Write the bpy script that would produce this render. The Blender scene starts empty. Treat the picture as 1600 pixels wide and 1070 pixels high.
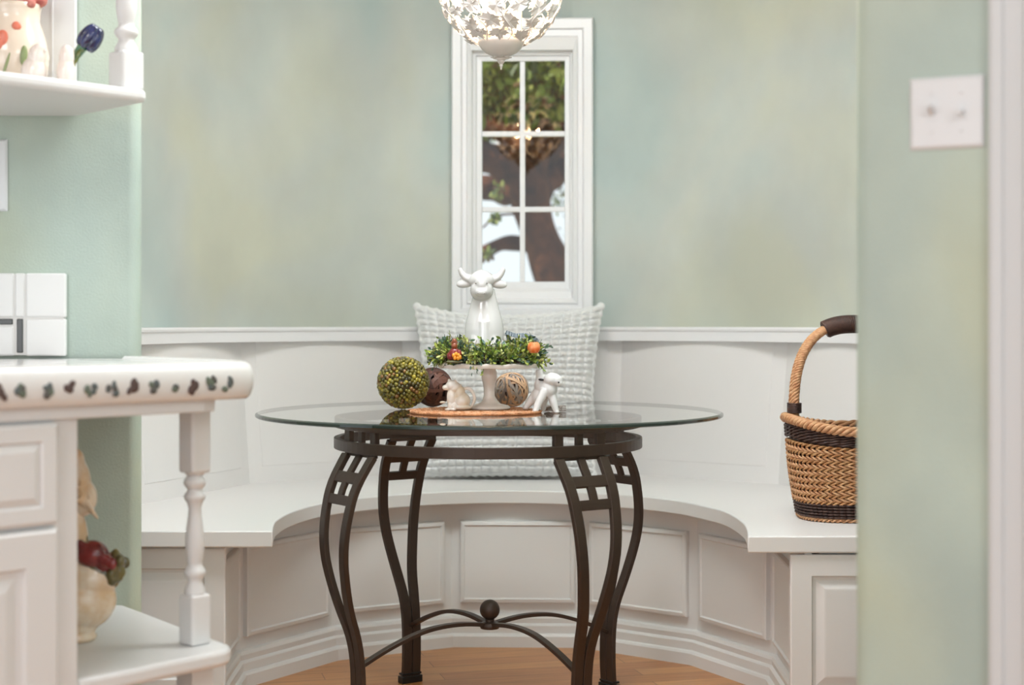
import bpy, bmesh, math, random
from mathutils import Vector, Matrix, Euler, noise
random.seed(7)
C = bpy.context.scene.collection
PI = math.pi
# ------------------------------------------------------------------ camera, world, lights, exposure
H = 1.021                      # eye height
F = 2450.0                     # focal length in pixels of a 1600 px wide frame
scene = bpy.context.scene
cam_d = bpy.data.cameras.new('camera'); cam = bpy.data.objects.new('camera', cam_d); C.objects.link(cam)
cam.location = (0, 0, H); cam.rotation_euler = (PI/2, 0, 0)
cam_d.sensor_width = 36; cam_d.lens = F/1600*36; cam_d.shift_y = -31/1600
cam_d.clip_start = .05; cam_d.clip_end = 200
cam_d.dof.use_dof = True; cam_d.dof.focus_distance = 4.15; cam_d.dof.aperture_fstop = 2.5
scene.camera = cam
vs = scene.view_settings; vs.view_transform = 'Standard'; vs.look = 'None'; vs.gamma = 1; vs.use_curve_mapping = False
vs.exposure = 0.2
w = bpy.data.worlds.new('sky'); scene.world = w; w.use_nodes = True
bg = w.node_tree.nodes['Background']; bg.inputs[0].default_value = (.88, .95, 1, 1); bg.inputs[1].default_value = 1.0
def light(name, kind, loc, rot, energy, color, **kw):
    l = bpy.data.lights.new(name, kind); o = bpy.data.objects.new(name, l); C.objects.link(o)
    o.location = loc; o.rotation_euler = rot; l.energy = energy; l.color = color
    for k, v in kw.items(): setattr(l, k, v)
    return o
light('sun', 'SUN', (4, 10, 9), Euler((math.radians(38), 0, math.radians(-78))), 5, (1, .95, .85), angle=.02)
# fill lights added out of view to brighten the kitchen and the nook
light('rear_fill_light', 'AREA', (-3.0, -4.0, 1.6), (math.radians(87), 0, math.radians(-22)), 44, (.96, .98, 1), shape='RECTANGLE', size=2.4, size_y=1.8)  # added fill panel behind the camera, one on each side
light('rear_fill_light', 'AREA', (3.2, -4.0, 1.6), (math.radians(87), 0, math.radians(24)), 24, (.96, .98, 1), shape='RECTANGLE', size=2.4, size_y=1.8)
light('foreground_fill_light', 'AREA', (-1.35, .9, 2.56), (math.radians(20), 0, math.radians(-15)), 24, (.97, .985, 1), shape='RECTANGLE', size=.9, size_y=.9)  # pair of unseen overhead panels added to light the foreground
light('foreground_fill_light', 'AREA', (1.25, .5, 2.56), (math.radians(24), 0, math.radians(8)), 22, (.96, .98, 1), shape='RECTANGLE', size=.9, size_y=.9)
light('nook_fill_light', 'AREA', (.0, 3.4, 2.56), (math.radians(14), 0, 0), 47, (.955, .98, 1), shape='RECTANGLE', size=1.3, size_y=.5)  # unseen overhead fill added to lift the bay and seat

# ------------------------------------------------------------------ helpers
def P(px, py, d): return Vector(((px-800)/F*d, d, H-(py-504)/F*d))
def lin(c): return c/12.92 if c <= .04045 else ((c+.055)/1.055)**2.4
def rgb(r, g, b): return (lin(r/255), lin(g/255), lin(b/255), 1)
class NT:
    def __init__(s, name):
        s.m = bpy.data.materials.new(name); s.m.use_nodes = True; s.t = s.m.node_tree; s.n = s.t.nodes; s.b = s.n['Principled BSDF']
    def node(s, typ, **kw):
        x = s.n.new(typ)
        for k, v in kw.items():
            if k.startswith('i_'):
                x.inputs[k[2:].replace('_', ' ')].default_value = v
            else: setattr(x, k, v)
        return x
    def link(s, a, b): s.t.links.new(a, b)
def mat(name, col, rough=.5, metal=0, spec=.5, coat=0, bump=None, vary=None, sheen=0, sss=0):
    N = NT(name); b = N.b
    b.inputs['Base Color'].default_value = col; b.inputs['Roughness'].default_value = rough; b.inputs['Metallic'].default_value = metal
    b.inputs['Specular IOR Level'].default_value = spec; b.inputs['Coat Weight'].default_value = coat; b.inputs['Coat Roughness'].default_value = .08
    if sheen: b.inputs['Sheen Weight'].default_value = sheen
    tc = N.node('ShaderNodeTexCoord')
    if vary:                                                   # (scale, other colour, contrast)
        nz = N.node('ShaderNodeTexNoise'); nz.inputs['Scale'].default_value = vary[0]; nz.inputs['Detail'].default_value = 4
        N.link(tc.outputs['Object'], nz.inputs['Vector'])
        cr = N.node('ShaderNodeValToRGB'); cr.color_ramp.elements[0].position = .5-vary[2]; cr.color_ramp.elements[1].position = .5+vary[2]
        cr.color_ramp.elements[0].color = col; cr.color_ramp.elements[1].color = vary[1]
        N.link(nz.outputs['Fac'], cr.inputs[0]); N.link(cr.outputs[0], b.inputs['Base Color'])
    if bump:                                                   # (scale, strength, distance)
        nz = N.node('ShaderNodeTexNoise'); nz.inputs['Scale'].default_value = bump[0]; nz.inputs['Detail'].default_value = 3
        N.link(tc.outputs['Object'], nz.inputs['Vector'])
        bp = N.node('ShaderNodeBump'); bp.inputs['Strength'].default_value = bump[1]; bp.inputs['Distance'].default_value = bump[2]
        N.link(nz.outputs['Fac'], bp.inputs['Height']); N.link(bp.outputs[0], b.inputs['Normal'])
    return N.m
def emis(name, col, s):
    N = NT(name); N.b.inputs['Base Color'].default_value = (.8, .8, .8, 1)
    N.b.inputs['Emission Color'].default_value = col; N.b.inputs['Emission Strength'].default_value = s; return N.m
def glass(name, tint, ior=1.5):
    N = NT(name); N.n.remove(N.b); out = N.n['Material Output']
    tr = N.node('ShaderNodeBsdfTransparent'); tr.inputs[0].default_value = tint
    gl = N.node('ShaderNodeBsdfGlossy'); gl.inputs['Roughness'].default_value = .004; gl.inputs[0].default_value = (1, 1, 1, 1)
    fr = N.node('ShaderNodeFresnel'); fr.inputs[0].default_value = ior
    ge = N.node('ShaderNodeNewGeometry'); mt = N.node('ShaderNodeMath', operation='SUBTRACT'); mt.inputs[0].default_value = 1
    mu = N.node('ShaderNodeMath', operation='MULTIPLY'); mx = N.node('ShaderNodeMixShader')
    N.link(ge.outputs['Backfacing'], mt.inputs[1]); N.link(fr.outputs[0], mu.inputs[0]); N.link(mt.outputs[0], mu.inputs[1])
    N.link(mu.outputs[0], mx.inputs[0]); N.link(tr.outputs[0], mx.inputs[1]); N.link(gl.outputs[0], mx.inputs[2]); N.link(mx.outputs[0], out.inputs['Surface'])
    return N.m

class MB:
    def __init__(s): s.v = []; s.f = []; s.mi = []; s.m = 0
    def add(s, vs_, fs):
        o = len(s.v); s.v += [tuple(v) for v in vs_]; s.f += [[i+o for i in f] for f in fs]; s.mi += [s.m]*len(fs)
    def box(s, c, size, rotz=0, M=None):
        R = M if M is not None else Matrix.Rotation(rotz, 3, 'Z')
        vs_ = [Vector(c)+R@Vector((x*size[0]/2, y*size[1]/2, z*size[2]/2)) for z in (-1, 1) for y in (-1, 1) for x in (-1, 1)]
        s.add(vs_, [(0, 2, 3, 1), (4, 5, 7, 6), (0, 1, 5, 4), (2, 6, 7, 3), (0, 4, 6, 2), (1, 3, 7, 5)])
    def prism(s, pts, z0, z1):
        n = len(pts); a = sum(pts[i][0]*pts[(i+1) % n][1]-pts[(i+1) % n][0]*pts[i][1] for i in range(n))
        if a < 0: pts = pts[::-1]
        vs_ = [(p[0], p[1], z0) for p in pts]+[(p[0], p[1], z1) for p in pts]
        s.add(vs_, [list(range(n))[::-1], list(range(n, 2*n))]+[(i, (i+1) % n, n+(i+1) % n, n+i) for i in range(n)])
    def lathe(s, prof, c=(0, 0, 0), seg=32, cap=True, M=None):
        c = Vector(c); n = len(prof); vs_ = []
        for r, z in prof:
            for k in range(seg):
                a = 2*PI*k/seg; q = Vector((r*math.cos(a), r*math.sin(a), z))
                vs_.append(c+(M@q if M is not None else q))
        fs = [(i*seg+k, i*seg+(k+1) % seg, (i+1)*seg+(k+1) % seg, (i+1)*seg+k) for i in range(n-1) for k in range(seg)]
        if cap: fs += [list(range(seg))[::-1], list(range((n-1)*seg, n*seg))]
        s.add(vs_, fs)
    def tube(s, pts, r, seg=8, closed=False, cap=True):
        pts = [Vector(p) for p in pts]; n = len(pts); vs_ = []; up = None
        for i, p in enumerate(pts):
            a = pts[(i-1) % n] if closed or i > 0 else p; b = pts[(i+1) % n] if closed or i < n-1 else p
            t = (b-a).normalized() if (b-a).length > 1e-9 else Vector((0, 0, 1))
            if up is None: up = t.orthogonal().normalized()
            up = up-t*up.dot(t)
            up = up.normalized() if up.length > 1e-6 else t.orthogonal().normalized()
            w_ = t.cross(up); rr = r(i/(n-1 if n > 1 else 1)) if callable(r) else r
            for k in range(seg):
                an = 2*PI*k/seg; vs_.append(p+up*math.cos(an)*rr+w_*math.sin(an)*rr)
        m = n if closed else n-1
        fs = [(i*seg+k, i*seg+(k+1) % seg, ((i+1) % n)*seg+(k+1) % seg, ((i+1) % n)*seg+k) for i in range(m) for k in range(seg)]
        if cap and not closed: fs += [list(range(seg))[::-1], list(range((n-1)*seg, n*seg))]
        s.add(vs_, fs)
    def band(s, pts, wid, th, wdirs):
        """rectangular bar along pts; wdirs gives the width direction at each point"""
        pts = [Vector(p) for p in pts]; n = len(pts); vs_ = []
        for i, p in enumerate(pts):
            t = (pts[min(i+1, n-1)]-pts[max(i-1, 0)]).normalized(); wd = Vector(wdirs[i] if isinstance(wdirs, list) else wdirs)
            wd = (wd-t*wd.dot(t)).normalized(); nd = t.cross(wd)
            ww = wid[i] if isinstance(wid, list) else wid
            for a, b in ((-1, -1), (1, -1), (1, 1), (-1, 1)): vs_.append(p+wd*a*ww/2+nd*b*th/2)
        fs = [(i*4+k, i*4+(k+1) % 4, (i+1)*4+(k+1) % 4, (i+1)*4+k) for i in range(n-1) for k in range(4)]
        fs += [(3, 2, 1, 0), tuple((n-1)*4+k for k in range(4))]
        s.add(vs_, fs)
    def ball(s, c, r, seg=16, rings=10, R=None):
        r = r if isinstance(r, (tuple, list)) else (r, r, r); c = Vector(c)
        vs_ = []
        for i in range(1, rings):
            ph = PI*i/rings
            for k in range(seg):
                a = 2*PI*k/seg; q = Vector((r[0]*math.sin(ph)*math.cos(a), r[1]*math.sin(ph)*math.sin(a), -r[2]*math.cos(ph)))
                vs_.append(c+(R@q if R is not None else q))
        q0, q1 = Vector((0, 0, -r[2])), Vector((0, 0, r[2]))
        vs_ += [c+(R@q0 if R is not None else q0), c+(R@q1 if R is not None else q1)]; b = len(vs_)-2
        fs = [(i*seg+k, i*seg+(k+1) % seg, (i+1)*seg+(k+1) % seg, (i+1)*seg+k) for i in range(rings-2) for k in range(seg)]
        fs += [(b, (k+1) % seg, k) for k in range(seg)]+[(b+1, (rings-2)*seg+k, (rings-2)*seg+(k+1) % seg) for k in range(seg)]
        s.add(vs_, fs)
    def rings(s, A, B, z0, z1, nrm, prof):
        """raised or sunk panel on the vertical plane through A,B: prof = [(inset, height)...]; last ring is filled"""
        A, B = Vector((A[0], A[1], 0)), Vector((B[0], B[1], 0)); u = (B-A).normalized(); L = (B-A).length; nrm = Vector((nrm[0], nrm[1], 0)).normalized()
        vs_ = []
        for ins, h in prof:
            for a, z in ((ins, z0+ins), (L-ins, z0+ins), (L-ins, z1-ins), (ins, z1-ins)):
                p = A+u*a+nrm*h; vs_.append((p.x, p.y, z))
        n = len(prof); flip = u.cross(Vector((0, 0, 1))).dot(nrm) < 0
        fs = [(i*4+k, i*4+(k+1) % 4, (i+1)*4+(k+1) % 4, (i+1)*4+k) for i in range(n-1) for k in range(4)]+[tuple((n-1)*4+k for k in range(4))]
        if flip: fs = [f[::-1] for f in fs]
        s.add(vs_, fs)
    def sweep(s, path, prof, side=1, closed=False):
        """prof = [(offset, z)...] carried along the xy path with mitred corners; closed profile loop"""
        path = [Vector((p[0], p[1])) for p in path]; n = len(path); m = len(prof); vs_ = []
        for i, p in enumerate(path):
            if i == 0: t = path[1]-p; nn = Vector((-t.y, t.x)).normalized(); k = 1
            elif i == n-1: t = p-path[-2]; nn = Vector((-t.y, t.x)).normalized(); k = 1
            else:
                t0 = (p-path[i-1]).normalized(); t1 = (path[i+1]-p).normalized(); n0 = Vector((-t0.y, t0.x)); n1 = Vector((-t1.y, t1.x))
                nn = (n0+n1).normalized(); k = 1/max(.3, nn.dot(n0))
            for o, z in prof: q = p+nn*side*o*k; vs_.append((q.x, q.y, z))
        fs = [(i*m+k, i*m+(k+1) % m, (i+1)*m+(k+1) % m, (i+1)*m+k) for i in range(n-1) for k in range(m)]
        fs += [list(range(m)), list(range((n-1)*m, n*m))[::-1]]
        s.add(vs_, fs)
    def build(s, name, mats, parent=None, smooth=False, bevel=0, fix=True, auto=35):
        me = bpy.data.meshes.new(name); me.from_pydata(s.v, [], s.f)
        mats = mats if isinstance(mats, (list, tuple)) else [mats]
        for m_ in mats: me.materials.append(m_)
        for p, k in zip(me.polygons, s.mi): p.material_index = min(k, len(mats)-1)
        if fix:
            bm = bmesh.new(); bm.from_mesh(me); bmesh.ops.recalc_face_normals(bm, faces=bm.faces); bm.to_mesh(me); bm.free()
        if smooth:
            for p in me.polygons: p.use_smooth = True
            if auto and smooth != 'all':
                try: me.set_sharp_from_angle(angle=math.radians(auto))
                except Exception: pass
        o = bpy.data.objects.new(name, me); C.objects.link(o)
        if bevel:
            b = o.modifiers.new('bevel', 'BEVEL'); b.width = bevel; b.segments = 3; b.limit_method = 'ANGLE'; b.angle_limit = math.radians(40)
        if parent is not None:
            o.parent = parent; o.matrix_parent_inverse = Matrix.Translation(-parent.location)
        return o
def thing(name, label, cat, loc=(0, 0, 0), group=None):
    o = bpy.data.objects.new(name, None); C.objects.link(o); o.location = loc; o.empty_display_size = .05
    o['label'] = label; o['category'] = cat
    if group: o['group'] = group
    return o
def tag(o, label, cat, group=None, kind=None):
    o['label'] = label; o['category'] = cat
    if group: o['group'] = group
    if kind: o['kind'] = kind
    return o
def struct(o, label=None, cat=None):
    o['kind'] = 'structure'
    if label: o['label'] = label
    if cat: o['category'] = cat
    return o
def remesh(mb, name, mats, voxel, parent=None, smooth_it=6):
    """melt overlapping shapes into one continuous skin"""
    o = mb.build(name, mats, parent, fix=False)
    r = o.modifiers.new('r', 'REMESH'); r.mode = 'VOXEL'; r.voxel_size = voxel; r.use_smooth_shade = True
    q = o.modifiers.new('s', 'SMOOTH'); q.iterations = smooth_it; q.factor = .6
    bpy.context.view_layer.update()
    me = bpy.data.meshes.new_from_object(o.evaluated_get(bpy.context.evaluated_depsgraph_get()))
    o.modifiers.clear(); o.data = me; me.name = name
    me.materials.clear()
    for m_ in (mats if isinstance(mats, (list, tuple)) else [mats]): me.materials.append(m_)
    return o
def catmull(pts, n=6):
    pts = [Vector(p) for p in pts]; out = []
    for i in range(len(pts)-1):
        p0, p1, p2, p3 = pts[max(i-1, 0)], pts[i], pts[i+1], pts[min(i+2, len(pts)-1)]
        for k in range(n):
            t = k/n; out.append(.5*((2*p1)+(p2-p0)*t+(2*p0-5*p1+4*p2-p3)*t*t+(3*p1-p0-3*p2+p3)*t**3))
    out.append(pts[-1]); return out
def interp(tab, x):
    if x <= tab[0][0]: return tab[0][1]
    for (a, u), (b, v) in zip(tab, tab[1:]):
        if x <= b: return u+(v-u)*(x-a)/(b-a)
    return tab[-1][1]

# ------------------------------------------------------------------ materials
WHITE = mat('white_cabinet_paint', rgb(226, 224, 222), .38, bump=(60, .03, .002))
TRIM = mat('white_trim_paint', rgb(232, 232, 233), .3)
CREAMW = mat('warm_white_paint', rgb(216, 216, 215), .36)
def wallpaint(name, big, a, b, c, bumpscale=170, rough=.5):
    N = NT(name); tc = N.node('ShaderNodeTexCoord'); mp = N.node('ShaderNodeMapping'); mp.inputs['Scale'].default_value = (1, 1, .75)
    N.link(tc.outputs['Object'], mp.inputs[0])
    n1 = N.node('ShaderNodeTexNoise'); n1.inputs['Scale'].default_value = big; n1.inputs['Detail'].default_value = 3; n1.inputs['Roughness'].default_value = .45
    n1.inputs['Distortion'].default_value = .5
    n2 = N.node('ShaderNodeTexNoise'); n2.inputs['Scale'].default_value = big*1.9; n2.inputs['Detail'].default_value = 4
    N.link(mp.outputs[0], n1.inputs[0]); N.link(mp.outputs[0], n2.inputs[0])
    cr = N.node('ShaderNodeValToRGB'); e = cr.color_ramp.elements; e[0].position = .34; e[0].color = a; e[1].position = .64; e[1].color = c
    m = e.new(.5); m.color = b
    N.link(n1.outputs['Fac'], cr.inputs[0])
    c2 = N.node('ShaderNodeValToRGB'); c2.color_ramp.elements[0].position = .35; c2.color_ramp.elements[1].position = .7
    c2.color_ramp.elements[0].color = (.90, .90, .90, 1); c2.color_ramp.elements[1].color = (1.06, 1.06, 1.05, 1)
    N.link(n2.outputs['Fac'], c2.inputs[0])
    mx = N.node('ShaderNodeMix', data_type='RGBA', blend_type='MULTIPLY'); mx.inputs[0].default_value = 1
    N.link(cr.outputs[0], mx.inputs[6]); N.link(c2.outputs[0], mx.inputs[7]); N.link(mx.outputs[2], N.b.inputs['Base Color'])
    N.b.inputs['Roughness'].default_value = rough
    if bumpscale:
        n3 = N.node('ShaderNodeTexNoise'); n3.inputs['Scale'].default_value = bumpscale; n3.inputs['Detail'].default_value = 2
        N.link(tc.outputs['Object'], n3.inputs[0])
        bp = N.node('ShaderNodeBump'); bp.inputs['Strength'].default_value = .35; bp.inputs['Distance'].default_value = .002
        N.link(n3.outputs['Fac'], bp.inputs['Height']); N.link(bp.outputs[0], N.b.inputs['Normal'])
    return N.m
NOOKWALL = wallpaint('sponged_green_plaster', 1.5, rgb(177, 192, 189), rgb(190, 196, 189), rgb(194, 197, 181), 0, .62)
SIDEWALL = wallpaint('textured_sage_paint', 2.4, rgb(174, 190, 181), rgb(180, 193, 179), rgb(184, 193, 171), 190, .42)
IRON = mat('bronzed_dark_iron', rgb(62, 47, 38), .42, metal=.25, spec=.5, bump=(300, .06, .001))
TABLEGLASS = glass('clear_table_glass', (.93, .955, .945, 1), 1.5)
GLASSEDGE = mat('dark_green_glass_edge', rgb(34, 48, 44), .12, spec=.8)
PANE = glass('window_glass', (.96, .97, .96, 1), 1.75)
def woodfloor():
    N = NT('honey_oak_planks'); tc = N.node('ShaderNodeTexCoord'); mp = N.node('ShaderNodeMapping'); mp.inputs['Rotation'].default_value = (0, 0, math.radians(-14))
    N.link(tc.outputs['Object'], mp.inputs[0])
    br = N.node('ShaderNodeTexBrick'); br.inputs['Scale'].default_value = 1; br.inputs['Brick Width'].default_value = .9; br.inputs['Row Height'].default_value = .083
    br.inputs['Mortar Size'].default_value = .0012; br.inputs['Mortar Smooth'].default_value = .3; br.offset = .37
    br.inputs['Color1'].default_value = rgb(204, 148, 94); br.inputs['Color2'].default_value = rgb(184, 124, 74); br.inputs['Mortar'].default_value = rgb(112, 70, 40)
    N.link(mp.outputs[0], br.inputs[0])
    m2 = N.node('ShaderNodeMapping'); m2.inputs['Scale'].default_value = (2, 26, 1); N.link(mp.outputs[0], m2.inputs[0])
    nz = N.node('ShaderNodeTexNoise'); nz.inputs['Scale'].default_value = 3; nz.inputs['Detail'].default_value = 6; nz.inputs['Distortion'].default_value = .6
    N.link(m2.outputs[0], nz.inputs[0])
    cr = N.node('ShaderNodeValToRGB'); cr.color_ramp.elements[0].position = .3; cr.color_ramp.elements[0].color = (.72, .66, .6, 1); cr.color_ramp.elements[1].position = .7; cr.color_ramp.elements[1].color = (1.1, 1.08, 1.05, 1)
    N.link(nz.outputs['Fac'], cr.inputs[0])
    mx = N.node('ShaderNodeMix', data_type='RGBA', blend_type='MULTIPLY'); mx.inputs[0].default_value = .8
    N.link(br.outputs['Color'], mx.inputs[6]); N.link(cr.outputs[0], mx.inputs[7]); N.link(mx.outputs[2], N.b.inputs['Base Color'])
    N.b.inputs['Roughness'].default_value = .32
    return N.m
FLOOR = woodfloor()
CERAMIC = mat('glossy_white_ceramic', rgb(206, 205, 204), .14, coat=.8)
STANDM = mat('ivory_ceramic', rgb(232, 224, 216), .22, coat=.5)
MATTEC = mat('satin_white_ceramic', rgb(214, 214, 213), .4)
CATM = mat('cream_glaze', rgb(222, 208, 186), .25, coat=.4, vary=(30, rgb(232, 228, 222), .12))
SHADE = mat('grey_glaze', rgb(150, 146, 142), .3)
BLACK = mat('black_paint', rgb(18, 18, 20), .35)
KNIT = mat('white_waffle_knit', rgb(228, 229, 228), .9, sheen=.3, bump=(900, .3, .001))

# ------------------------------------------------------------------ setting: shell
mb = MB(); mb.box((0, 2.2, -.02), (9, 8.4, .04)); struct(mb.build('floor', FLOOR), 'honey coloured wood plank floor', 'floor')
mb = MB(); mb.box((0, 2.0, 2.63), (9, 9, .06)); struct(mb.build('ceiling', mat('ceiling_white', rgb(226, 226, 222), .8)), 'white ceiling', 'ceiling')
BC = Vector((0, 4.45)); RW = 1.16
def bay(r, th): return (BC.x+r*math.sin(th), BC.y+r*math.cos(th))
# curved nook wall with an opening for the window
WX = .037
ths = sorted(set([math.radians(a) for a in range(-95, 96, 5)]+[math.asin((WX-.20)/RW), math.asin((WX+.20)/RW)]))
zs = [0, 1.12, 2.0, 2.62]
mb = MB()
def wallcell(p, q, z0, z1): mb.add([(p[0], p[1], z0), (q[0], q[1], z0), (q[0], q[1], z1), (p[0], p[1], z1)], [(0, 1, 2, 3)])
cols = [(-1.16, 3.72)]+[bay(RW, t) for t in ths if -PI/2 <= t <= PI/2]+[(1.16, 3.72)]
nz_ = len(zs); mb.v = [(p[0], p[1], z) for p in cols for z in zs]
for i in range(len(cols)-1):
    for j in range(nz_-1):
        mid = (cols[i][0]+cols[i+1][0])/2
        if zs[j] == 1.12 and abs(mid-WX) < .19 and cols[i][1] > 5: continue
        mb.f.append([i*nz_+j, (i+1)*nz_+j, (i+1)*nz_+j+1, i*nz_+j+1]); mb.mi.append(0)
o = mb.build('wall_back', NOOKWALL, smooth=True, auto=60, fix=False); struct(o, 'curved nook wall sponged in pale green and sage', 'wall')
# solid thickness
sm = o.modifiers.new('thick', 'SOLIDIFY'); sm.thickness = .06; sm.offset = -1
# left kitchen wall, rounded end
def arc(c, r, a0, a1, n=8): return [(c[0]+r*math.cos(math.radians(a0+(a1-a0)*k/n)), c[1]+r*math.sin(math.radians(a0+(a1-a0)*k/n))) for k in range(n+1)]
mb = MB(); mb.prism([(-4, 3.5)]+arc((-.858, 3.525), .025, -90, 0)+arc((-.925, 3.80), .02, 0, 90, 4)+[(-1.3, 3.82), (-4, 3.82)], 0, 2.62)
struct(mb.build('wall_left', SIDEWALL, smooth=True), 'textured sage green wall at the left of the nook', 'wall')
# right wall turned towards the room
A27 = math.radians(27); RD = Vector((math.cos(A27), -math.sin(A27))); RN = Vector((-math.sin(A27), -math.cos(A27))); RC = Vector((.555, 2.55))
def rw(t, o=0): p = RC+RD*t+RN*o; return (p.x, p.y)
mb = MB(); mb.prism([rw(1.6), rw(.026)]+[tuple(Vector(rw(.026, -.026))+Vector(rw(0))*0+RN*.026*math.cos(a)-RD*.026*math.sin(a)) for a in [math.radians(k) for k in (15, 35, 55, 75, 90)]]
                    +[(.86, 3.76), (.90, 3.80), (2.6, 3.8)], 0, 2.62)
struct(mb.build('wall_right', SIDEWALL, smooth=True), 'textured sage green wall at the right of the nook', 'wall')
mb = MB()
cs = [(0, 0), (.010, 0.0), (.010, .012), (.018, .016)]
mb.prism([rw(.216, .001), rw(.216, .014), rw(.222, .018), rw(.236, .018), rw(.240, .012), rw(.268, .016), rw(.272, .022), rw(.30, .024), rw(.303, .001)], 0, 2.2)
struct(mb.build('trim_1', mat('casing_white', rgb(204, 207, 208), .4), smooth=True, auto=25), 'white door casing at the right edge of the room', 'trim')
mb = MB(); mb.box((*rw(.74, .004), 1.05), (.86, .03, 2.1), rotz=-A27); struct(mb.build('door_1', CREAMW), 'white door beyond the casing', 'door')

# window
win = bpy.data.objects.new('window_1', None); C.objects.link(win); win.location = (WX, 5.58, 1.55); win['kind'] = 'structure'; win['label'] = 'narrow white six-pane window in the curved wall'; win['category'] = 'window'
mb = MB(); R_ = [(706, 927, 28, 497, 5.60), (706, 927, 28, 497, 5.535), (708, 925, 30, 495, 5.53), (720, 913, 44, 484, 5.53), (723, 910, 47, 481, 5.545), (729, 904, 56, 476, 5.545), (731, 902, 58, 473, 5.538), (737, 896, 78, 468, 5.545),
      (739, 894, 80, 466, 5.575), (743, 891, 86, 456, 5.578), (745, 889, 88, 450, 5.592), (752, 883, 95, 441, 5.594), (753, 882, 96, 440, 5.60), (753, 882, 96, 440, 5.625)]
vs_ = []
for l, r, t, b, d in R_: vs_ += [P(l, b, d), P(r, b, d), P(r, t, d), P(l, t, d)]
n = len(R_); mb.add(vs_, [(i*4+k, i*4+(k+1) % 4, (i+1)*4+(k+1) % 4, (i+1)*4+k) for i in range(n-1) for k in range(4)])
mb.build('window_frame', TRIM, win, fix=True)
def bar(l, r, t, b, d, th):
    m = MB(); a = P(l, b, d); c = P(r, t, d); m.box(((a.x+c.x)/2, d+th/2, (a.z+c.z)/2), (c.x-a.x, th, c.z-a.z)); return m.build('glazing_bar', TRIM, win, bevel=.002)
bar(812, 820, 96, 440, 5.60, .016); bar(753, 882, 205, 213, 5.602, .014); bar(753, 882, 323, 331, 5.602, .014)
m = MB(); a = P(752, 441, 5.61); c = P(883, 95, 5.61); m.box(((a.x+c.x)/2, 5.61, (a.z+c.z)/2), (c.x-a.x, .003, c.z-a.z)); m.build('glass_pane', PANE, win)
win.rotation_euler.z = math.radians(-1.9)

# ------------------------------------------------------------------ garden
mb = MB(); mb.box((0, 24, -.35), (60, 36, .1)); struct(tag(mb.build('garden_lawn', mat('lawn_green', rgb(118, 140, 92), .9, vary=(3, rgb(150, 160, 110), .2))), 'pale green lawn outside the window', 'lawn'))
BARK = mat('brown_bark', rgb(112, 66, 38), .95, spec=.1, bump=(18, .7, .03), vary=(9, rgb(62, 36, 22), .2))
LEAFS = [mat('leaf_green', rgb(132, 150, 70), .6), mat('leaf_dark', rgb(76, 92, 50), .6), mat('leaf_light', rgb(182, 188, 104), .6), mat('leaf_brown', rgb(120, 86, 56), .7)]
tree = thing('garden_tree', 'big brown-barked garden tree with leafy crown outside the window', 'tree', (.62, 9, -.3))
D = 9.0
def TP(px, py, d=9.0): return P(px, py, d)
mb = MB()
def limb(pp, r0, r1, n=5):
    pts = catmull(pp, n); N_ = len(pts); mb.tube(pts, lambda t: (r0+(r1-r0)*t)*(1+.09*math.sin(t*23)), 14)
limb([TP(1010, 850), TP(950, 620), TP(893, 500), TP(868, 430), TP(848, 380), TP(832, 330), TP(828, 290), TP(838, 230), TP(870, 150), TP(900, 60)], .13, .09)
limb([TP(856, 400, 9.05), TP(826, 384, 9.1), TP(790, 380, 9.1), TP(758, 394, 9.1), TP(700, 430, 9.1), TP(620, 450, 9.1)], .05, .03)
limb([TP(832, 312, 8.95), TP(815, 275, 8.9), TP(780, 252, 8.9), TP(740, 240, 8.9), TP(660, 200, 8.9), TP(600, 130)], .11, .08)
limb([TP(824, 296, 9.1), TP(790, 300, 9.2), TP(752, 292, 9.2), TP(690, 290, 9.3)], .085, .06)
limb([TP(834, 300, 9.1), TP(862, 272, 9.2), TP(900, 255, 9.2), TP(980, 220, 9.3)], .10, .07)
limb([TP(836, 240, 9.2), TP(800, 215, 9.3), TP(760, 190, 9.4), TP(700, 120, 9.5)], .09, .04)
limb([TP(845, 250, 9.2), TP(870, 225, 9.0), TP(930, 160, 9)], .08, .04)
limb([TP(812, 334, 8.7), TP(780, 336, 8.6), TP(766, 345, 8.6), TP(754, 356, 8.6)], .008, .005)
mb.build('trunk', BARK, tree, smooth='all')
def leafcloud(name, cen, rad, n, size, mats, parent, weights):
    m = MB()
    for k in range(n):
        v = Vector((random.gauss(0, 1), random.gauss(0, 1), random.gauss(0, 1))).normalized()*random.random()**.4
        p = Vector(cen)+Vector((v.x*rad[0], v.y*rad[1], v.z*rad[2])); L = size*random.uniform(.6, 1.3)
        M = Euler((random.uniform(0, 6.3), random.uniform(0, 6.3), random.uniform(0, 6.3))).to_matrix()
        m.m = random.choices(range(len(mats)), weights)[0]
        m.add([p+M@Vector(q) for q in ((0, 0, 0), (L*.3, -L*.22, .1*L), (L*.7, -L*.2, .1*L), (L, 0, 0), (L*.7, L*.2, .1*L), (L*.3, L*.22, .1*L))], [(0, 1, 2, 3), (0, 3, 4, 5)])
    return m
m = MB()
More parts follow.
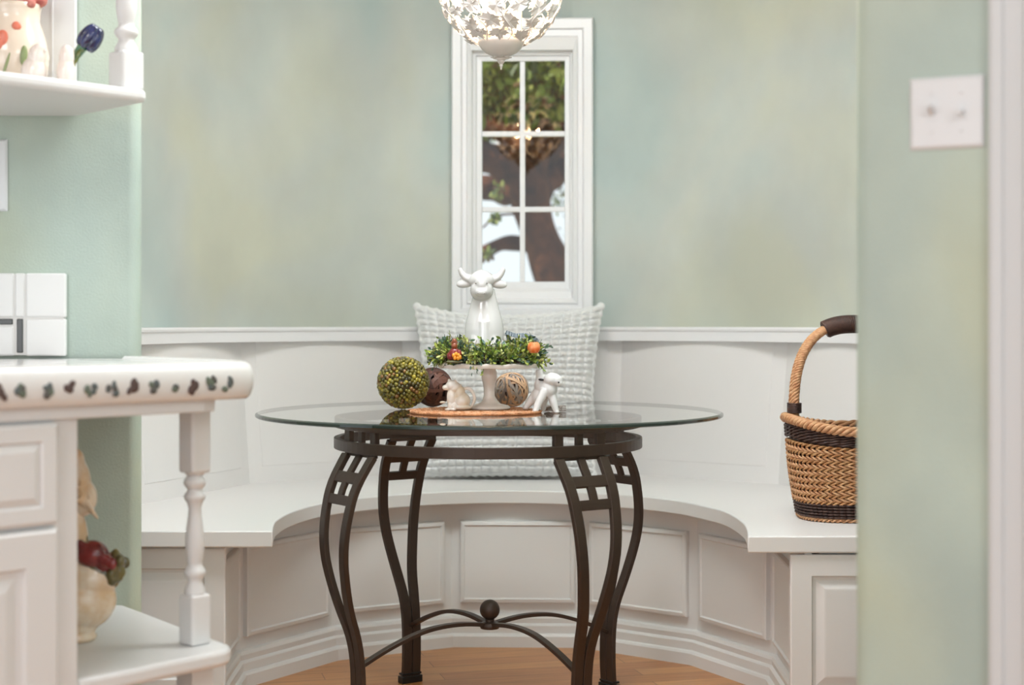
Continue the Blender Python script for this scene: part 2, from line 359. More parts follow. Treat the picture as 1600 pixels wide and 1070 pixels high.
for cx, cy, cd, rx, rz in ((740, 110, 8.5, .42, .24), (870, 120, 8.4, .42, .24), (800, 40, 9.6, .8, .4), (960, 150, 9.6, .5, .5), (640, 130, 9.6, .5, .5), (800, 150, 10.1, .7, .3), (778, 298, 8.0, .03, .035), (762, 398, 8.0, .035, .03), (772, 342, 8.0, .02, .015), (862, 310, 9.8, .12, .1), (900, 320, 10, .15, .3), (700, 350, 9.9, .16, .3)):
    nn = 40 if rx < .05 else 90 if rx < .2 else 1700
    lc = leafcloud('x', P(cx, cy, cd), (rx, .5 if rx > .2 else rx, rz), nn, .075 if rx > .2 else .035, LEAFS, None, [4, 3, 3, 1.6])
    o_ = len(m.v); m.v += lc.v; m.f += [[i+o_ for i in f] for f in lc.f]; m.mi += lc.mi
m.build('foliage', LEAFS, tree, fix=False)
# pale garden fence and shrubs further away
mb = MB(); mb.box((0, 17, .35), (16, .1, 1.5))
for k in range(33): mb.box((-8+k*.5, 16.93, .35), (.02, .02, 1.5))
tag(mb.build('garden_fence', mat('pale_fence', rgb(206, 208, 196), .8)), 'pale board fence at the end of the lawn', 'fence')

# ------------------------------------------------------------------ nook: rail, bench
JT = [-86, -52, -20, 20, 53, 86]
mb = MB(); path = [(-1.08, 3.8)]+[bay(1.06, math.radians(a)) for a in range(-90, 91, 3)]+[(1.08, 3.8)]
# profile: cap with small nosing; offset grows outwards
mb.sweep(path, [(0.0, 1.000), (.003, 1.006), (.105, 1.006), (.105, .958), (.006, .958), (.006, .990), (.001, .994)], side=1)
struct(mb.build('trim_2', TRIM, smooth=True, auto=30), 'white curved cap rail on top of the bench backrest', 'trim')
bench = thing('curved_bench', 'white horseshoe-shaped built-in bench with panelled base and backrest around the nook', 'bench', (0, 4.9, 0)); backrest = bench
ZS = .495
def bjoint(r, a): return bay(r, math.radians(a))
for a0, a1 in zip(JT, JT[1:]):
    m = MB(); T0, T1 = bjoint(1.13, a0), bjoint(1.13, a1); B0, B1 = bjoint(1.085, a0), bjoint(1.085, a1)
    zt, zb = .962, ZS-.004
    def on(u, v, h=0):
        p = Vector((*B0, zb)).lerp(Vector((*B1, zb)), u).lerp(Vector((*T0, zt)).lerp(Vector((*T1, zt)), u), v)
        nrm = Vector((BC.x-p.x, BC.y-p.y, 0)).normalized(); return p+nrm*h
    L = (Vector(T1)-Vector(T0)).length; iu = .05/L
    prof = [((0, 1, 0, 1), -.03), ((0, 1, 0, 1), 0), ((iu, 1-iu, .125, 1), 0), ((iu, 1-iu, .125, 1), .0012), ((iu+.003, 1-iu-.003, .129, 1), .0018)]
    vs_ = []
    for (u0, u1, v0, v1), h in prof: vs_ += [on(u0, v0, h), on(u1, v0, h), on(u1, v1, h), on(u0, v1, h)]
    n = len(prof); m.add(vs_, [(i*4+k, i*4+(k+1) % 4, (i+1)*4+(k+1) % 4, (i+1)*4+k) for i in range(n-1) for k in range(4)]+[tuple((n-1)*4+k for k in range(4)), (3, 2, 1, 0)])
    m.build('back_panel', WHITE, backrest)
for sx in (-1, 1):
    m = MB(); p = bjoint(1.085, 86*sx); m.box((1.128*sx, 4.15, .727), (.03, .70, .47)); m.build('side_panel', WHITE, backrest)

HS = H-ZS
def S(px, py): d = HS*F/(py-504); return ((px-800)/F*d, d)
inner = [S(*p) for p in [(426, 829.5), (427.5, 821), (433, 812), (456, 799), (500, 786.5), (560, 778), (640, 771), (720, 767), (800, 766), (900, 768.5), (1000, 775), (1060, 782), (1105, 791), (1135, 799.5), (1160, 815), (1167, 827), (1168, 837.5)]]
ic = [tuple(v) for v in catmull([Vector((p[0], p[1], 0)) for p in inner], 5)]
ic = [(p[0], p[1]) for p in ic]
mb = MB()
outer = [bay(1.10, math.radians(a)) for a in range(90, -91, -6)]
poly = [(-1.10, inner[0][1])]+ic+[(1.10, inner[-1][1])]+outer
mb.prism(poly, ZS-.042, ZS)
mb.build('seat_top', WHITE, bench, bevel=.004, smooth=True, auto=25)

def FL(px, py): d = H*F/(py-504); return Vector(((px-800)/F*d, d))
V3L = Vector((-.742, 4.387)); V3R = Vector((.702, 4.336))
fl = [Vector((-.732, 4.0)), V3L, FL(528.6, 1031.7), FL(708, 1011), FL(908, 1012), FL(1078, 1039), V3R, Vector((.692, 3.88))]
def offs(path, o):
    out = []
    for i, p in enumerate(path):
        if i == 0: t = (path[1]-p).normalized(); nn = Vector((-t.y, t.x)); k = 1
        elif i == len(path)-1: t = (p-path[-2]).normalized(); nn = Vector((-t.y, t.x)); k = 1
        else:
            t0 = (p-path[i-1]).normalized(); t1 = (path[i+1]-p).normalized(); n0 = Vector((-t0.y, t0.x)); n1 = Vector((-t1.y, t1.x)); nn = (n0+n1).normalized(); k = 1/nn.dot(n0)
        out.append(p+nn*o*k)
    return out
pl = offs(fl, .032)
pn = [(0, 0), (0, .015), (.003, .018), (.012, .020), (.016, .0150), (.020, .0150)]
for i in range(7):
    a, b = pl[i], pl[i+1]; t = (b-a).normalized(); nn = Vector((t.y, -t.x)); L = (b-a).length
    m = MB(); oa, ob = offs([fl[i], fl[i+1]], .05)
    m.prism([tuple(a), tuple(b), tuple(b-nn*.018), tuple(a-nn*.018)], 0, ZS-.043); fb = m.build('facet_board', WHITE, bench)
    g = .03; a2 = a+t*g; b2 = b-t*g
    if i == 0: a2 = a+t*.03; b2 = b-t*.035
    if i == 6: b2 = b-t*.03; a2 = a+t*.035
    m = MB(); m.rings(a2, b2, .137, .395, nn, pn); rp_ = m.build('raised_panel', WHITE); rp_.parent = fb
m = MB(); m.sweep([tuple(p) for p in fl], [(0, 0), (0, .034), (.004, .040), (.010, .043), (.010, .066), (.013, .070), (.018, .073), (.016, .088), (.020, .097), (.030, .1006), (.034, .1006), (.034, 0)], side=1)
m.build('base_moulding', WHITE, bench, smooth=True, auto=25)
dprof = [(0, 0), (0, .017), (.003, .020), (.052, .020), (.056, .013), (.064, .011), (.084, .017), (.088, .0175)]
def benchcab(x0, x1, y, label):
    t = thing('bench_cabinet', label, 'cabinet', ((x0+x1)/2, y, 0))
    m = MB(); a_ = x0+(.075 if x0 > 0 else 0); c_ = x1-(.075 if x0 < 0 else 0); m.box(((a_+c_)/2, y+.024+.10, .225), (c_-a_, .2, .45)); m.build('carcass', WHITE, t)
    m = MB(); m.rings((x0, y+.023), (x1, y+.023), .06, .448, (0, -1), dprof); m.build('door', WHITE, t)
    return t
benchcab(-1.10, -.730, 3.985, 'white bench cabinet at the left end under the seat')
benchcab(.688, 1.10, 3.868, 'white bench cabinet at the right end below the basket')

# ------------------------------------------------------------------ pillow
def pillow():
    W, Hh, T = .60, .562, .10; nx, nz = 20, 26; ss = 7; NX, NZ = nx*ss, nz*ss; m = MB()
    for side in (-1, 1):
        vs_ = []
        for j in range(NZ+1):
            for i in range(NX+1):
                u = i/NX*2-1; v = j/NZ*2-1
                edge = (1-abs(u)**2.6)*(1-abs(v)**2.6)
                pin = 1-.075*(1-v*v); pinz = 1-.10*(1-u*u)*(1 if v > 0 else .12)
                x = u*W/2*pin*(1+.05*v*abs(u)); z = v*Hh/2*pinz
                if v > 0: z += .012*abs(u)**4*v
                th = T*max(edge, 0)**.5
                bx = abs(math.sin(PI*nx*i/NX)); bz = abs(math.sin(PI*nz*j/NZ)); bump = (bx*bz)**.6
                y = side*(th+.020*bump*(1 if edge > .001 else .0)+.004)
                ex = .006*bz if abs(u) > .999 else 0
                vs_.append((x+(ex if u > 0 else -ex), y, z))
        fs = [(j*(NX+1)+i, j*(NX+1)+i+1, (j+1)*(NX+1)+i+1, (j+1)*(NX+1)+i) for j in range(NZ) for i in range(NX)]
        if side > 0: fs = [f[::-1] for f in fs]
        m.add(vs_, fs)
    # seam rim
    def rim(u, v):
        pin = 1-.075*(1-v*v); pinz = 1-.10*(1-u*u)*(1 if v > 0 else .12); z = v*Hh/2*pinz
        if v > 0: z += .012*abs(u)**4*v
        return (u*W/2*pin*(1+.05*v*abs(u)), 0, z)
    N_ = 60; path = [rim(-1+2*k/N_, -1) for k in range(N_)]+[rim(1, -1+2*k/N_) for k in range(N_)]+[rim(1-2*k/N_, 1) for k in range(N_)]+[rim(-1, 1-2*k/N_) for k in range(N_)]
    m.tube(path, lambda t: .010+.003*math.sin(t*2*PI*80), 8, closed=True)
    for q in ((-1, -1), (1, -1), (1, 1), (-1, 1)): m.ball(rim(*q), .014, 10, 8)
    o = m.build('waffle_pillow', KNIT, smooth='all', fix=False)
    o.rotation_euler = (math.radians(-11), 0, math.radians(-1)); o.location = (-.012, 5.31, ZS+.294)
    tag(o, 'white waffle-knit square cushion leaning on the backrest below the window', 'cushion')
    return o
pillow()

# ------------------------------------------------------------------ table
TC = Vector((-.0585, 4.126, 0)); RG = .6096; ZG = H-.232
tab = thing('dining_table', 'round glass-topped table with dark bronzed scroll-leg base', 'table', (TC.x, TC.y, 0))
m = MB(); seg = 128
m.m = 0; th = .011; r = RG
vs_ = []
rp = [(0, ZG), (r-.006, ZG), (r, ZG-.003), (r, ZG-th+.002), (r-.003, ZG-th), (0, ZG-th)]
for rr, z in rp[1:5]:
    for k in range(seg): vs_.append((TC.x+rr*math.cos(2*PI*k/seg), TC.y+rr*math.sin(2*PI*k/seg), z))
m.add(vs_, [list(range(seg))]); 
m2 = [list(range(3*seg, 4*seg))[::-1]]
m.f += m2; m.mi += [0]
for i in range(3):
    for k in range(seg): m.f.append([i*seg+k, (i+1)*seg+k, (i+1)*seg+(k+1) % seg, i*seg+(k+1) % seg]); m.mi.append(1)
m.build('glass_top', [TABLEGLASS, GLASSEDGE], tab, fix=True)
def hoop(z0, z1, r0, r1, name):
    m = MB(); sg = 96; vs_ = []
    for rr, z in ((r0, z0), (r1, z0), (r1, z1), (r0, z1)):
        for k in range(sg): vs_.append((TC.x-.004+rr*math.cos(2*PI*k/sg), TC.y+rr*math.sin(2*PI*k/sg), z))
    m.add(vs_, [(a*sg+k, a*sg+(k+1) % sg, ((a+1) % 4)*sg+(k+1) % sg, ((a+1) % 4)*sg+k) for a in range(4) for k in range(sg)])
    m.build(name, IRON, tab, bevel=.0015)
hoop(H-.270, ZG-th-.0005, .388, .402, 'upper_hoop'); hoop(H-.325, H-.2976, .388, .404, 'lower_hoop')
AL = math.radians(35)
dirs = {'fl': (-math.cos(AL), -math.sin(AL)), 'fr': (math.sin(AL), -math.cos(AL)), 'br': (math.cos(AL), math.sin(AL)), 'bl': (-math.sin(AL), math.cos(AL))}
rz = [(0, .402), (.05, .396), (.125, .395), (.173, .397), (.235, .406), (.314, .436), (.395, .456), (.452, .465), (.523, .462), (.617, .440), (.69, .392), (.70, .385), (.78, .385)]
gz = [(0, .0145), (.21, .0145), (.27, .019), (.33, .028), (.40, .041), (.47, .051), (.53, .056), (.60, .061), (.69, .067), (.78, .067)]
def smoothtab(tab_, x): return sum(interp(tab_, x+dx) for dx in (-.03, -.015, 0, .015, .03))/5
for key, (dx, dy) in dirs.items():
    rd = Vector((dx, dy, 0)); tg = Vector((-dy, dx, 0)); zz = [.004+k*(.69-.004)/40 for k in range(41)]
    zt_top = H-.26
    m = MB()
    def pt(z, g): return TC+rd*(smoothtab(rz, z) if z < .69 else interp(rz, z))+tg*g+Vector((0, 0, z))
    for sg in (-1, 1):
        m.band([pt(z, sg*smoothtab(gz, z)) for z in zz], .027, .014, tg)
        m.box(TC+rd*.385+tg*sg*.064+Vector((0, 0, (H-.3+H-.268)/2)), (.014, .026, .036), M=Matrix((rd, tg, Vector((0, 0, 1)))).transposed())
    m.band([pt(z, 0) for z in (.585, .61, .64, .69)], .022, .010, tg)
    m.box(TC+rd*.385+Vector((0, 0, (H-.3+H-.268)/2)), (.012, .02, .036), M=Matrix((rd, tg, Vector((0, 0, 1)))).transposed())
    for z0, z1 in ((.572, .596), (.625, .650)):
        g = smoothtab(gz, (z0+z1)/2); m.band([pt(z0, 0), pt((z0+z1)/2, 0), pt(z1, 0)], 2*g, .010, tg)
    m.box(TC+rd*.387+tg*0+Vector((0, 0, H-.329)), (.010, .15, .010), M=Matrix((rd, tg, Vector((0, 0, 1)))).transposed())
    lg = m.build('leg', IRON, tab, bevel=.0018)
    m = MB(); R3 = Matrix((rd, tg, Vector((0, 0, 1)))).transposed()
    m.box(TC+rd*.402+Vector((0, 0, .010)), (.028, .066, .020), M=R3); m.box(TC+rd*.402+Vector((0, 0, .026)), (.024, .062, .006), M=R3)
    f_ = m.build('foot_glide', BLACK, None, bevel=.002); f_.parent = lg
    # arched stretcher
    m = MB(); pp = catmull([TC+rd*.394+Vector((0, 0, .163)), TC+rd*.30+Vector((0, 0, .203)), TC+rd*.2+Vector((0, 0, .232)), TC+rd*.1+Vector((0, 0, .238)), TC+rd*.0+Vector((0, 0, .226))], 6)
    m.band(pp, .019, .010, tg); m.build('stretcher', IRON, tab, bevel=.0015)
m = MB(); m.lathe([(.0, .217), (.024, .217), (.026, .221), (.026, .229), (.022, .233), (.012, .235), (.012, .241), (.0, .241)], TC, 28, cap=False); m.ball(TC+Vector((0, 0, .266)), .0265, 28, 18)
m.build('centre_ball', IRON, tab, smooth=True, auto=50)

# ------------------------------------------------------------------ on the table
def T(y): return 568.4/(y-504)          # depth of a point on the glass from its row
# placemat
m = MB(); pc = Vector((-.095, 4.05, ZG)); pts = []
for k in range(0, 1500):
    a = k/40*2*PI*1; r_ = .0025+.0045*k/40
    if r_ > .176: break
    pts.append(pc+Vector((r_*math.cos(a), r_*math.sin(a)*1, .0035+.0006*math.sin(k*1.9))))
m.tube(pts, lambda t: .0031+.0004*math.sin(t*900), 6)
for k in range(900):
    a = random.uniform(0, 2*PI); r_ = random.uniform(.02, .175); q = pc+Vector((r_*math.cos(a), r_*math.sin(a), .0052)); a2 = a+PI/2+random.uniform(-.5, .5)
    m.m = random.randint(0, 1); e = Vector((math.cos(a2), math.sin(a2), 0))*.007; m.tube([q-e, q+Vector((0, 0, .0016)), q+e], .0011, 4)
m.m = 0
tag(m.build('woven_placemat', [mat('orange_fibre', rgb(176, 114, 72), .85, vary=(220, rgb(206, 150, 108), .15)), mat('light_orange_fibre', rgb(218, 176, 142), .85)], smooth='all', fix=False), 'round orange-brown woven fibre placemat on the glass table', 'placemat')
ZM = ZG+.0078
SC = 4.1/F
# cake stand
sc = Vector((-.0588, 4.08, ZM)); ZT = ZM+.116
m = MB()
m.lathe([(0, 0), (.054, 0), (.055, .004), (.050, .009), (.030, .014), (.019, .022), (.0145, .034), (.0145, .052), (.017, .066), (.0205, .080), (.0205, .092), (.017, .102), (.018, .106), (0, .106)], sc, 40)
m.build('pedestal', STANDM).name = 'tmp_ped'
ped = bpy.data.objects['tmp_ped']
st = thing('cake_stand', 'ivory ceramic pedestal cake stand on the placemat', 'cake stand', tuple(sc))
ped.name = 'pedestal'; ped.parent = st; ped.matrix_parent_inverse = Matrix.Translation(-st.location)
for p in ped.data.polygons: p.use_smooth = True
m = MB(); sg = 96; prof = [(0, .106), (.06, .106), (.118, .108), (.130, .107), (.1325, .111), (.1325, .117), (.129, .119), (.124, .115), (.06, .113), (0, .113)]
vs_ = []
for r_, z in prof:
    for k in range(sg):
        a = 2*PI*k/sg; s_ = 1+(.018*math.cos(12*a) if r_ > .1 else 0); zz_ = z+(.0015*math.cos(12*a) if r_ > .12 else 0)
        vs_.append((sc.x+r_*s_*math.cos(a), sc.y+r_*s_*math.sin(a), sc.z+zz_))
m.add(vs_, [(i*sg+k, i*sg+(k+1) % sg, (i+1)*sg+(k+1) % sg, (i+1)*sg+k) for i in range(len(prof)-1) for k in range(sg)])
m.build('plate', STANDM, st, smooth=True, auto=50)
ZP = ZM+.1135
# bull figurine : pixel-scaled sketch, x right, z up from stand top, y depth (negative is towards viewer)
def fig(origin, px0, py0, scale):
    def q(px, py, dy=0): return Vector(origin)+Vector(((px-px0)*scale, dy, (py0-py)*scale))
    return q
q = fig((sc.x+(757-765)*SC, sc.y, ZP), 757, 568, SC)
m = MB(); s = SC
def E(px, py, dy, rx, ry, rz, R=None): m.ball(q(px, py, dy), (rx*s, ry*s, rz*s), 24, 16, R)
prof_ = [(0, 0), (27*s, 0), (29*s, 10*s), (30*s, 25*s), (30.5*s, 42*s), (30.5*s, 55*s), (29*s, 66*s), (26*s, 78*s), (23*s, 88*s), (20.5*s, 98*s), (18*s, 108*s), (16*s, 118*s), (0, 124*s)]
m.lathe(prof_, q(757, 568, .004), 40, cap=False, M=Matrix.Diagonal((1, .78, 1)))                                             # body and neck in one sweep
m.tube([q(757, 500, -.018), q(757, 540, -.022), q(757, 566, -.022)], 12*s, 16)
E(753, 452, -.012, 18, 20, 17); E(753, 436, -.008, 20, 17, 15); E(753, 430, -.008, 15, 14, 10)                                # head
E(753, 455, -.033, 10.5, 11, 8); E(753, 443, -.03, 9, 10, 12)                                                               # muzzle
for sx in (-1, 1):
    E(753+sx*26, 441+ (0 if sx < 0 else 1), -.002, 14, 5, 7, Matrix.Rotation(sx*math.radians(8), 3, 'Y'))                   # ears
    m.tube(catmull([q(753+sx*13, 434, -.004), q(753+sx*22, 433, -.004), q(753+sx*30, 426, -.004), q(753+sx*34.5, 417, -.006)], 5), lambda t: (8.4-5.0*t)*s, 12)
    m.tube([q(757+sx*11, 495, .002), q(757+sx*13, 530, -.018), q(757+sx*13, 562, -.032)], lambda t: (11-1*t)*s, 12)           # forelegs
    E(757+sx*14, 562, -.042, 10, 12, 6); E(757+sx*24, 548, .0, 15, 26, 19); E(757+sx*26, 562, -.02, 9, 18, 6)                 # hooves, haunches
bull = thing('bull_figurine', 'glossy white ceramic seated bull figurine on the cake stand', 'figurine', tuple(q(757, 568)))
remesh(m, 'body', CERAMIC, .0016, bull, 7)
for sx in (-1, 1):
    m = MB(); m.ball(q(753+sx*5, 457, -.054), (1.2*s, 1.2*s, 1.0*s), 10, 6); m.build('nostril', SHADE, bull, smooth='all')
    m = MB(); m.ball(q(753+sx*9, 441, -.0385), (1.6*s, 1.4*s, 1.4*s), 10, 6); m.build('eye', SHADE, bull, smooth='all')
# wreath
LG = [mat('box_leaf_mid', rgb(122, 146, 62), .5, spec=.4), mat('box_leaf_bright', rgb(172, 184, 84), .5), mat('box_leaf_dark', rgb(62, 88, 62), .55), mat('box_leaf_blue', rgb(92, 120, 108), .5), mat('box_leaf_pale', rgb(196, 200, 132), .5), mat('wreath_twig', rgb(84, 62, 44), .8)]
m = MB(); wc = Vector((sc.x-.004, sc.y, ZP))
for k in range(3):
    m.m = 5; m.tube([wc+Vector(((.098+.012*math.sin(5*a+k*2))*math.cos(a), (.098+.012*math.sin(5*a+k*2))*math.sin(a), .019+.009*math.cos(5*a+k*2))) for a in [2*PI*j/60 for j in range(60)]], .004, 6, closed=True)
for k in range(820):
    a = random.uniform(0, 2*PI); b = random.uniform(-.5, PI+.3)
    base = wc+Vector((math.cos(a)*.108, math.sin(a)*.108, .020)); out = Vector((math.cos(a)*math.cos(b), math.sin(a)*math.cos(b), math.sin(b)*.85))
    ln = random.uniform(.032, .062) if abs(math.cos(a)) > .6 or math.cos(b) < .3 else random.uniform(.02, .042)
    d_ = (out+Vector((random.gauss(0, .28), random.gauss(0, .28), random.gauss(0, .22)))).normalized(); tip = base+d_*ln
    if tip.z < wc.z+.004 and (Vector((tip.x, tip.y))-Vector((wc.x, wc.y))).length < .142: tip.z = wc.z+.004
    m.m = 5; m.tube([base, tip], .0007, 3)
    shade = random.choices([0, 1, 2, 3, 4], [5, 3, 3, 2.2 if math.cos(a) < -.2 else .5, 1.6])[0]
    for j in range(random.randint(5, 8)):
        u = .3+.7*(j+1)/8; p = base.lerp(tip, u); M = (d_+Vector((random.gauss(0, .75), random.gauss(0, .75), random.gauss(0, .75)))).normalized().to_track_quat('X', 'Z').to_matrix()
        M = M@Matrix.Rotation(random.uniform(0, 6.3), 3, 'X')
        L = random.uniform(.010, .0165); w_ = L*.25; m.m = shade if random.random() < .75 else random.randint(0, 4)
        if p.z < wc.z+.002 and (Vector((p.x, p.y))-Vector((wc.x, wc.y))).length < .14: p.z = wc.z+.003
        vv = [p+M@Vector(v) for v in ((0, 0, 0), (L*.35, -w_, .0012), (L*.7, -w_*.85, .0012), (L, 0, 0), (L*.7, w_*.85, .0012), (L*.35, w_, .0012))]
        for v in vv:
            if v.z < wc.z+.001 and (Vector((v.x, v.y))-Vector((wc.x, wc.y))).length < .14: v.z = wc.z+.001
        m.add(vv, [(0, 1, 2, 3), (0, 3, 4, 5)])
# sprig hanging over the plate rim
for cx in (740, 750):
    for j in range(7):
        p = P(cx+random.uniform(-7, 7), 573+random.uniform(-2, 10), 3.955 if 700 < cx < 800 else 4.05); L = .011; M = Euler((random.uniform(0, 6), random.uniform(.6, 2), random.uniform(0, 6))).to_matrix(); m.m = random.choice([0, 1, 3, 4])
        m.add([p+M@Vector(v) for v in ((0, 0, 0), (L*.35, -L*.24, .001), (L*.7, -L*.2, .001), (L, 0, 0), (L*.7, L*.2, .001), (L*.35, L*.24, .001))], [(0, 1, 2, 3), (0, 3, 4, 5)])
    m.m = 5; m.tube([P(cx, 562, 3.98 if 700 < cx < 800 else 4.05), P(cx, 574, 3.955 if 700 < cx < 800 else 4.05)], .0008, 4)
tag(m.build('boxwood_wreath', LG, fix=False), 'bushy green artificial boxwood wreath ringing the bull on the stand', 'wreath')
# little figure in the wreath: turkey-coloured pilgrim
RED = mat('dark_red_glaze', rgb(126, 34, 36), .3, coat=.4); ORG = mat('orange_glaze', rgb(232, 150, 40), .3, coat=.4); BRN = mat('brown_glaze', rgb(140, 74, 44), .35, coat=.3); MOSS = mat('mossy_base', rgb(110, 110, 78), .6)
q = fig((0, 3.952, 0), 800, 504, 3.952/F); q = (lambda px, py, dy=0: P(px, py, 3.952)+Vector((0, dy, 0))); s = 3.952/F
t = thing('pilgrim_figurine', 'tiny red and orange pilgrim figurine nestled in the front of the wreath', 'figurine', tuple(q(710, 566)))
m = MB(); m.ball(q(710, 565), (13*s, 9*s, 2.4*s), 20, 10); m.build('mossy_base', MOSS, t, smooth='all')
m = MB(); m.ball(q(710, 553), (9*s, 7*s, 10*s), 18, 12); m.ball(q(704, 556), (6*s, 5*s, 7*s), 12, 10); m.ball(q(717, 553), (5*s, 5*s, 7*s), 12, 10); m.build('body', RED, t, smooth='all')
m = MB()
for dx, dz in ((-4, 3), (0, 5), (4, 3), (-2, -1), (3, -1), (6, 0)): m.ball(q(713+dx, 558-dz, -.012), (2.8*s, 2.8*s, 3.6*s), 10, 8)
m.build('orange_fruit', ORG, t, smooth='all')
m = MB(); m.ball(q(710, 540, -.002), (5*s, 5*s, 5.5*s), 16, 10); m.ball(q(710, 533, -.002), (4.2*s, 4*s, 4.5*s), 12, 8); m.ball(q(710, 535, 0), (6.5*s, 5*s, 1.6*s), 14, 6)
m.build('head', BRN, t, smooth='all')
# pumpkin
pc_ = P(834, 543, 3.985); s = 3.985/F; t = thing('mini_pumpkin', 'small orange pumpkin tucked in the right side of the wreath', 'pumpkin', tuple(pc_-Vector((0, 0, 9*s))))
m = MB()
for k in range(9):
    a = 2*PI*k/9; m.ball(pc_+Vector((5*s*math.cos(a), 5*s*math.sin(a), 0)), (5.2*s, 5.2*s, 8.6*s), 14, 10)
m.build('flesh', mat('pumpkin_orange', rgb(226, 112, 50), .45, vary=(60, rgb(232, 150, 98), .1)), t, smooth='all')
m = MB(); m.tube([pc_+Vector((0, 0, 6*s)), pc_+Vector((-1.5*s, 0, 11*s))], 1.4*s, 8); m.build('stem', mat('pumpkin_stem', rgb(92, 84, 50), .8), t)
# navy ribbon behind
m = MB(); m.band(catmull([P(790, 519, 4.17), P(806, 524, 4.165), P(822, 524, 4.17), P(838, 531, 4.18), P(846, 545, 4.18)], 5), .016, .001, Vector((.1, .75, .65)))
m.band(catmull([P(792, 519, 4.17), P(795, 532, 4.17), P(796, 545, 4.17)], 5), .014, .001, Vector((.6, .7, 0)))
N = NT('navy_checked_ribbon'); tc = N.node('ShaderNodeTexCoord'); ck = N.node('ShaderNodeTexChecker'); ck.inputs['Scale'].default_value = 320; ck.inputs[1].default_value = rgb(44, 62, 78); ck.inputs[2].default_value = rgb(150, 160, 166)
N.link(tc.outputs['Object'], ck.inputs[0]); N.link(ck.outputs[0], N.b.inputs['Base Color']); N.b.inputs['Roughness'].default_value = .7
tag(m.build('wired_ribbon', N.m), 'navy checked wired ribbon sticking up behind the wreath', 'ribbon')
# twig sprigs beside the bull
# berry ball
bc_ = Vector(((630-800)/F*4.2, 4.2, ZG+.0715)); GB = [mat('berry_olive', rgb(116, 108, 40), .35, coat=.3), mat('berry_yellow', rgb(164, 150, 52), .35, coat=.3), mat('berry_dark', rgb(78, 72, 36), .35, coat=.3), mat('berry_brown', rgb(132, 96, 50), .35, coat=.3)]
m = MB(); Nb = 560; m.ball(bc_, .062, 24, 16); m.mi = [2]*len(m.mi)
for k in range(Nb):
    z = 1-2*(k+.5)/Nb; a = k*2.399963; r_ = math.sqrt(1-z*z); v = Vector((r_*math.cos(a), r_*math.sin(a), z))+Vector((random.gauss(0, .02), random.gauss(0, .02), random.gauss(0, .02)))
    m.m = random.choices([0, 1, 2, 3], [6, 2.5, 2.5, .8])[0]; m.ball(bc_+v.normalized()*.0655, random.uniform(.0046, .0064), 8, 6)
tag(m.build('berry_ball', GB, smooth='all', fix=False), 'large olive-green beaded berry ball on the left of the glass table', 'decorative ball')
# rattan balls
def rattan(name, c, r_, n, wid, mats, label, core=None):
    m = MB(); c = Vector(c)
    for k in range(n):
        M = Euler((random.uniform(0, 6.3), random.uniform(0, 6.3), random.uniform(0, 6.3))).to_matrix(); off = random.uniform(-.45, .45)*r_; rr = math.sqrt(r_*r_-off*off)-random.uniform(0, .004)
        pts = []; wd = []
        for j in range(37):
            a = 2*PI*j/36; p = M@Vector((rr*math.cos(a), rr*math.sin(a), off+.002*math.sin(3*a+k))); pts.append(c+p); wd.append(p.normalized().cross(M@Vector((-math.sin(a), math.cos(a), 0))))
        m.m = random.randrange(len(mats)); m.band(pts, wid*random.uniform(.7, 1.3), .0012, wd)
    if core is not None:
        m.m = len(mats); m.ball(c, r_*.80, 20, 14)
    o = m.build(name, list(mats)+([core] if core else []), fix=False); tag(o, label, 'decorative ball'); return o
rattan('rattan_ball', ((676-800)/F*4.33, 4.33, ZG+.0545), .054, 34, .009, [mat('dark_rattan', rgb(74, 46, 38), .6), mat('dark_rattan_light', rgb(104, 66, 52), .6)], 'dark brown rattan ball behind the berry ball', mat('rattan_core', rgb(40, 26, 22), .9))
rattan('rattan_ball', ((799-800)/F*4.30, 4.30, ZG+.0485), .048, 46, .0062, [mat('grey_willow', rgb(172, 160, 150), .7), mat('tan_willow', rgb(206, 168, 134), .7), mat('grey_willow_dark', rgb(140, 128, 120), .7)], 'pale grey and tan willow ball behind the cake stand foot', mat('willow_core', rgb(92, 62, 44), .9))
# cat creamer
t0 = Vector(((716-800)/F*4.02, 4.02, ZM-.001)); s = 4.02/F; q = fig(t0, 716, 642, s)
cat = thing('cat_figurine', 'small cream ceramic seated cat with curled tail, left of the stand foot', 'figurine', tuple(t0))
m = MB()
E(722, 627, 0, 13, 12, 14); E(718, 615, -.002, 9, 9, 12); E(706, 621, -.004, 8, 8, 16); E(712, 606, -.003, 8, 8, 9)      # belly, back, chest, neck
E(706, 603, -.004, 9.5, 8.5, 8.5); E(697, 606, -.005, 6, 6, 4.5); E(710, 608, -.004, 8, 8, 7)                           # head, muzzle
E(722, 637, 0, 15, 13, 5); E(704, 634, -.008, 4.5, 5, 8); E(700, 640, -.01, 5, 4, 2.5); E(710, 636, -.012, 4, 4, 7); E(708, 640, -.014, 5, 4, 2.2); E(692, 629, -.004, 5, 2.5, 2)
m.ball(q(693.5, 605, -.006), 1.9*s, 10, 8)
for px, py in ((702, 597), (711, 598)): m.ball(q(px, py, -.004), (2.8*s, 2.2*s, 5*s), 10, 8)
E(719, 604, -.001, 3, 2.5, 3.5)
m.tube(catmull([q(724, 608, .002), q(733, 608, .003), q(740, 616, .003), q(741, 626, .003), q(736, 636, .002), q(730, 640, .002)], 5), lambda t: (2.9-.6*t)*s, 10)
remesh(m, 'body', CATM, .0011, cat, 3)
for ex in (702, 708): m = MB(); m.ball(q(ex, 602, -.0125), (1.1*s, .8*s, 1.2*s), 8, 6); m.build('eye', BLACK, cat, smooth='all')
